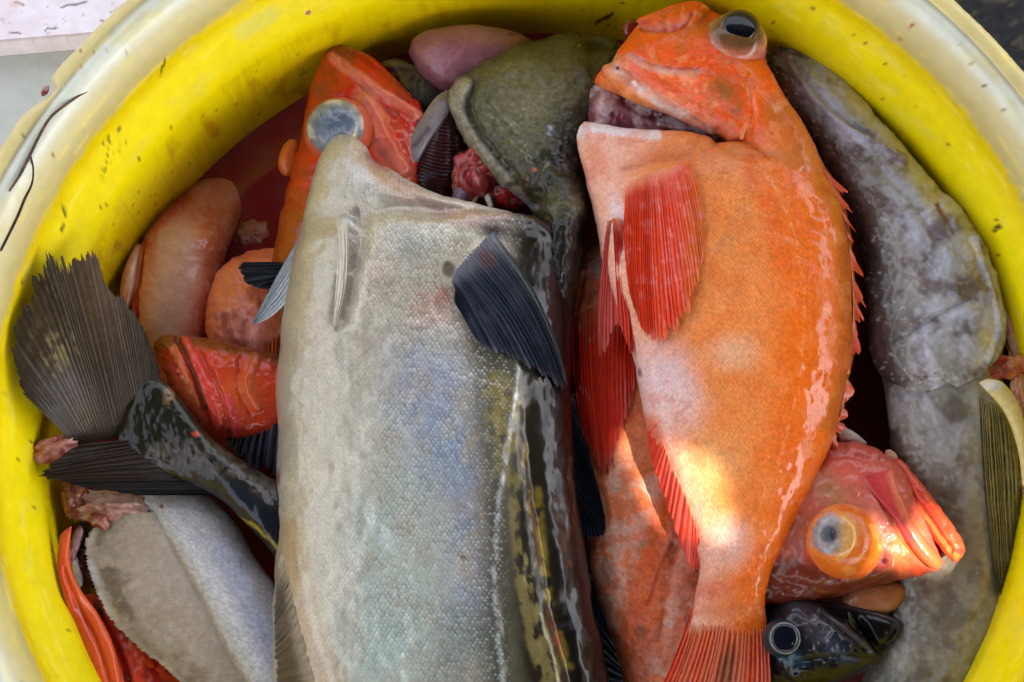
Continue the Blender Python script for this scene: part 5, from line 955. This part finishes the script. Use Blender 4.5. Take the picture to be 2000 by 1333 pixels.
loft("body", [(232, 848, 236, 872, 104, 6), (252, 790, 262, 895, 104, 14), (276, 735, 302, 915, 100, 20), (318, 742, 345, 935, 96, 26), (362, 790, 392, 955, 92, 34), (405, 846, 432, 978, 88, 42), (450, 884, 468, 1012, 82, 48), (500, 916, 508, 1052, 74, 52), (545, 942, 545, 1095, 64, 54), (600, 960, 600, 1120, 50, 50)], M_black, tl, p_tl,
    lambda m: (fbm(m.x0, m.y0, 40, 3) - .5) * 7 + (fbm(m.x0, m.y0, 12, 5) - .5) * 1.2, step=2.4, )

# ================================================================ pale fish with a rounded tan fin, lower left
wf = thing("pale_fish", "pale grey-white fish with rounded tan fin at the lower left", "fish", (400, 1180, -60))
def p_wf(P):
    P.on(1 + 0 * P.x, (176, 172, 176)); P.mottle(60, .08); P.on(P.line([(265, 975), (330, 1040), (400, 1140), (470, 1260), (520, 1345)], 26, 22), (202, 200, 204), .8); P.on(P.line([(420, 990), (480, 1080), (540, 1180)], 24, 24), (150, 142, 138), .7); P.on(P.line([(440, 1080), (490, 1180), (530, 1280)], 16, 18), (168, 168, 188), .6)
    P.on(P.line([(295, 1010), (345, 1080), (390, 1160), (440, 1260), (490, 1345)], 4, 5), (170, 150, 118), .7); P.on(P.ell(315, 988, 4, 6), (120, 10, 24), .9); P.on(P.spots(7, .62, .05), (160, 160, 172), .4); P.mottle(7, .06); return P
_, WFB = loft("body", [(232, 958, 300, 930, 30, 6), (262, 984, 380, 950, 32, 26), (296, 1012, 450, 1005, 34, 40), (325, 1058, 486, 1066, 36, 50), (352, 1108, 520, 1122, 36, 56), (385, 1170, 556, 1180, 36, 60), (420, 1240, 580, 1240, 36, 62), (455, 1310, 600, 1310, 34, 62), (490, 1400, 620, 1400, 30, 56)], M_white, wf, p_wf, lambda m: (fbm(m.x0, m.y0, 50, 3) - .5) * 8, keep=True, step=2.8)
def c_tan(P):
    P.on(1 + 0 * P.x, (166, 150, 132)); P.mottle(40, .12); P.on(P.ell(290, 1140, 80, 70, 30, .9), (170, 154, 142), .7); P.on(P.spots(30, .5, .2) * sstep(.5, .8, P.t) * (1 - sstep(.86, .93, P.t)), (92, 74, 50), .8); P.on(sstep(.88, .95, P.t), (214, 216, 212), .95); P.on(P.streak * sstep(.6, 1, P.t), (140, 128, 112), .5); P.on(P.line([(240, 1240), (300, 1290), (380, 1330)], 22, 26), (130, 108, 80), .7)
    P.on(1 - sstep(0, .3, P.t), (194, 186, 180), .85); P.on(P.spots(16, .58, .12), (190, 176, 162), .35)
fin("tan_fin", [(318, 1000), (352, 1052), (394, 1122), (436, 1194), (478, 1270), (530, 1390)], [(238, 1004), (190, 1022), (162, 1066), (176, 1130), (205, 1200), (262, 1262), (335, 1320), (400, 1400)], [50, 56, 62, 64, 64, 62], [64, 66, 68, 70, 72, 74, 76, 76], 70, M_finpale, wf, c_tan, ridge=.28, jag=.022, per=5, seed=71, bulge=14)

# ================================================================ opened red fish, bottom left corner
of = thing("gutted_red_fish", "opened red-orange fish with pale bits inside, bottom left beside yellow wall", "fish", (190, 1220, -80))
def p_of(P):
    P.on(1 + 0 * P.x, (206, 72, 34)); P.mottle(40, .15); P.on(P.line([(140, 1180), (180, 1260), (220, 1345)], 8, 8), (214, 100, 50), .7); P.on(P.line([(190, 1190), (230, 1270), (255, 1345)], 4, 5), (120, 24, 22), .8); P.on(P.line([(215, 1210), (245, 1290), (280, 1345)], 10, 10), (214, 66, 50), .7)
    P.on(P.ell(305, 1310, 40, 36, 30, .8) * P.spots(12, .48, .06), (140, 8, 22), .9); P.on(P.ell(290, 1260, 40, 40, 40, .9), (206, 56, 28), .7); P.mottle(10, .15); return P
loft("body", [(112, 1110, 190, 1120, -4, 18), (118, 1150, 250, 1150, 2, 36), (130, 1200, 310, 1200, 6, 44), (142, 1260, 360, 1260, 6, 48), (158, 1330, 400, 1330, 6, 50), (175, 1420, 420, 1420, 2, 44)], M_wetskin, of, p_of, lambda m: (fbm(m.x0, m.y0, 30, 3) - .5) * 12 - 14 * m.line([(185, 1180), (228, 1270), (258, 1350)], 4, 8) + 8 * m.line([(150, 1190), (185, 1270), (220, 1350)], 7, 8) - 8 * m.line([(140, 1200), (165, 1270), (195, 1350)], 3, 6), step=2.4)
loft("red_jaw", [(118, 1046, 140, 1028, 100, 6), (112, 1090, 136, 1082, 104, 12), (116, 1130, 142, 1120, 106, 14), (126, 1170, 160, 1156, 104, 15), (140, 1215, 192, 1200, 76, 16), (160, 1265, 222, 1262, 76, 16), (176, 1345, 240, 1345, 74, 16), (190, 1400, 240, 1400, 70, 8)], M_wetskin, of, lambda P: P.on(1 + 0 * P.x, (214, 84, 36)).on(P.line([(114, 1050), (118, 1110), (140, 1170), (190, 1250)], 5, 6), (206, 64, 30), .8).on(P.ell(125, 1035, 20, 14), (196, 60, 30), .8).mottle(14, .15), lambda m: -7 * m.line([(125, 1110), (150, 1180), (190, 1260), (215, 1345)], 3, 7), step=2.2)
loft("cavity", [(130, 1030, 165, 1020, 20, 12), (118, 1070, 210, 1060, 24, 26), (125, 1110, 230, 1110, 24, 30), (150, 1160, 260, 1160, 26, 26), (190, 1200, 270, 1200, 26, 10)], M_flesh, of, lambda P: P.on(1 + 0 * P.x, (70, 18, 20)).on(P.spots(20, .5, .1), (40, 6, 8), .8).on(P.ell(200, 1170, 30, 26, 0, .8), (176, 110, 104), .6).mottle(10, .25), lambda m: (fbm(m.x0, m.y0, 18, 3) - .5) * 20, step=2.4)
blob("white_membrane", (150, 1115, 52), (8, 34, 8), -18, M_flesh, of, flesh_p((196, 186, 188), (150, 110, 112), 21), .35, 21, 26, 28)
blob("white_membrane", (146, 1065, 58), (10, 38, 8), 14, M_flesh, of, flesh_p((160, 120, 124), (110, 50, 56), 22), .3, 22, 26, 28)

def scrap(name, label, c, r, rot, base, streak, sd, lump=.35):
    o = blob(name, c, r, rot, M_flesh, None, flesh_p(base, streak, sd), lump, sd, 30, 34, 2.2); tag(o, label, "fish scrap"); return o
scrap("gut_lump", "pale pink lump of gut under the dark tail fin", (215, 992, 58), (66, 30, 18), 6, (190, 150, 136), (170, 96, 84), 31, .55)
scrap("gut_lump", "brownish scrap of gut against the yellow wall below the dark tail", (148, 975, 62), (24, 40, 14), -10, (150, 86, 54), (110, 36, 24), 32, .6)
scrap("flesh_scrap", "pink shred of flesh at the left wall above the tail's lower lobe", (102, 878, 122), (42, 20, 10), -24, (210, 136, 124), (184, 76, 70), 33, .65)
scrap("gut_lump", "small orange gut bead beside the rounded tan fin", (196, 1018, 76), (20, 13, 9), 30, (150, 66, 40), (110, 30, 18), 34, .5)
scrap("foam_scrap", "pinkish foamy scrap floating in the bloody water", (490, 455, ZL - 1), (40, 28, 4), -10, (170, 96, 90), (110, 40, 40), 35, .4)
zz = wall_hit(600, 18)
scrap("flesh_scrap", "small pink blob stuck to the yellow wall at the top", (600, 20, zz), (9, 11, 6), 0, (200, 140, 130), (170, 100, 96), 36, .2)
scrap("blood_clot", "tiny dark red clot on the outer edge of the rim", (88, 178, 318), (6, 11, 5), 25, (130, 30, 36), (90, 10, 16), 37, .3)

# dark thread on the rim, running over the white collar
def on_rim(x, y):
    for z in np.arange(340, 100, -1.0):
        q = unproj(np.array([float(x)]), np.array([float(y)]), z)[0]; r = math.hypot(q[0] - BX, q[1] - BY)
        zs = np.interp(r, [957, 963, 979, 998, 1010, 1042, 1056, 1066], [206, 240, 288, 332, 338, 334, 329, 316])
        if z <= zs + 2.5: return z
    return 300.0
TP = [(18, 374), (40, 340), (62, 296), (84, 252), (102, 226), (128, 205), (150, 190), (178, 174), (205, 152), (235, 126), (262, 112)]
th = tube("thread", [(x, y, on_rim(x, y)) for x, y in TP], [2.0, 3.0, 3.0, 2.8, 2.4, 2.6, 1.9, 1.3, .9, .7], M_dark, None, (84, 62, 48)); tag(th, "dark frayed thread lying over the cream rim at upper left", "thread")
TP = [(60, 306), (65, 330), (62, 360), (48, 390), (36, 420), (16, 462), (2, 490)]
th = tube("thread", [(x, y, on_rim(x, y)) for x, y in TP], [1.6, 1.6, 2.2, 2.6, 2.6, 2.2, 2.0], M_dark, None, (60, 40, 34)); tag(th, "dark thread end trailing down the white collar at far left", "thread")
# ================================================================ unseen sheet added to block sky and sun, holes cut for sun patches
def light_blocker():
    h = 4000.0; sd = np.array(SUN_DIR)
    sun_holes = [([(1312, 890), (1345, 876), (1404, 920), (1440, 1000), (1448, 1062), (1400, 1066), (1372, 1030), (1348, 960)], 190),
             ([(1650, 1010), (1672, 1004), (1700, 1040), (1760, 1030), (1800, 990), (1850, 1020), (1900, 1080), (1880, 1120), (1800, 1130), (1730, 1100), (1690, 1100), (1660, 1110)], 120),
             ([(1975, 1190), (2030, 1150), (2060, 1300), (1990, 1400), (1930, 1390)], 110)]
    g = 14.0; xs = np.arange(-2300, 6000, g); ys = np.arange(-6000, 3500, g)
    U, W = np.meshgrid(xs, ys, indexing='ij'); n, k = U.shape
    uc = U[:-1, :-1] + g / 2; wc = W[:-1, :-1] + g / 2; hole = np.zeros(uc.shape, bool)
    for pts, z in sun_holes:
        P = spline(pts, 60, True); Q = unproj(P[:, 0], P[:, 1], z); Q = Q + sd[None] * ((h - Q[:, 2]) / sd[2])[:, None]
        lo = Q.min(0) - 30; hi = Q.max(0) + 30; q = (uc > lo[0]) & (uc < hi[0]) & (wc > lo[1]) & (wc < hi[1])
        hole[q] |= inside(uc[q], wc[q], Q[:, :2])
    V = np.stack([U, W, h + 60 * np.sin(U / 700) * np.cos(W / 800) * np.clip((np.hypot(U - 2300, W + 1500) - 1500) / 1500, 0, 1)], -1).reshape(-1, 3)
    F = grid_faces(n, k)[~hole.reshape(-1)]
    m = bpy.data.materials.new("blocker_sheet_dark"); m.use_nodes = True; nt = m.node_tree; pb = nt.nodes['Principled BSDF']
    t = sock(nd(nt, "ShaderNodeTexNoise"), Scale=8.0, Detail=4.0)
    nt.links.new(mixc(nt, t.outputs['Fac'], (.05, .06, .07, 1), (.09, .10, .11, 1)), pb.inputs['Base Color']); pb.inputs['Roughness'].default_value = .7
    o = new_mesh("sun_blocker_sheet", V, F, m); tag(o, "added unseen sheet over the bucket, blocks sky and shapes sun patches", "light_blocker")
light_blocker()
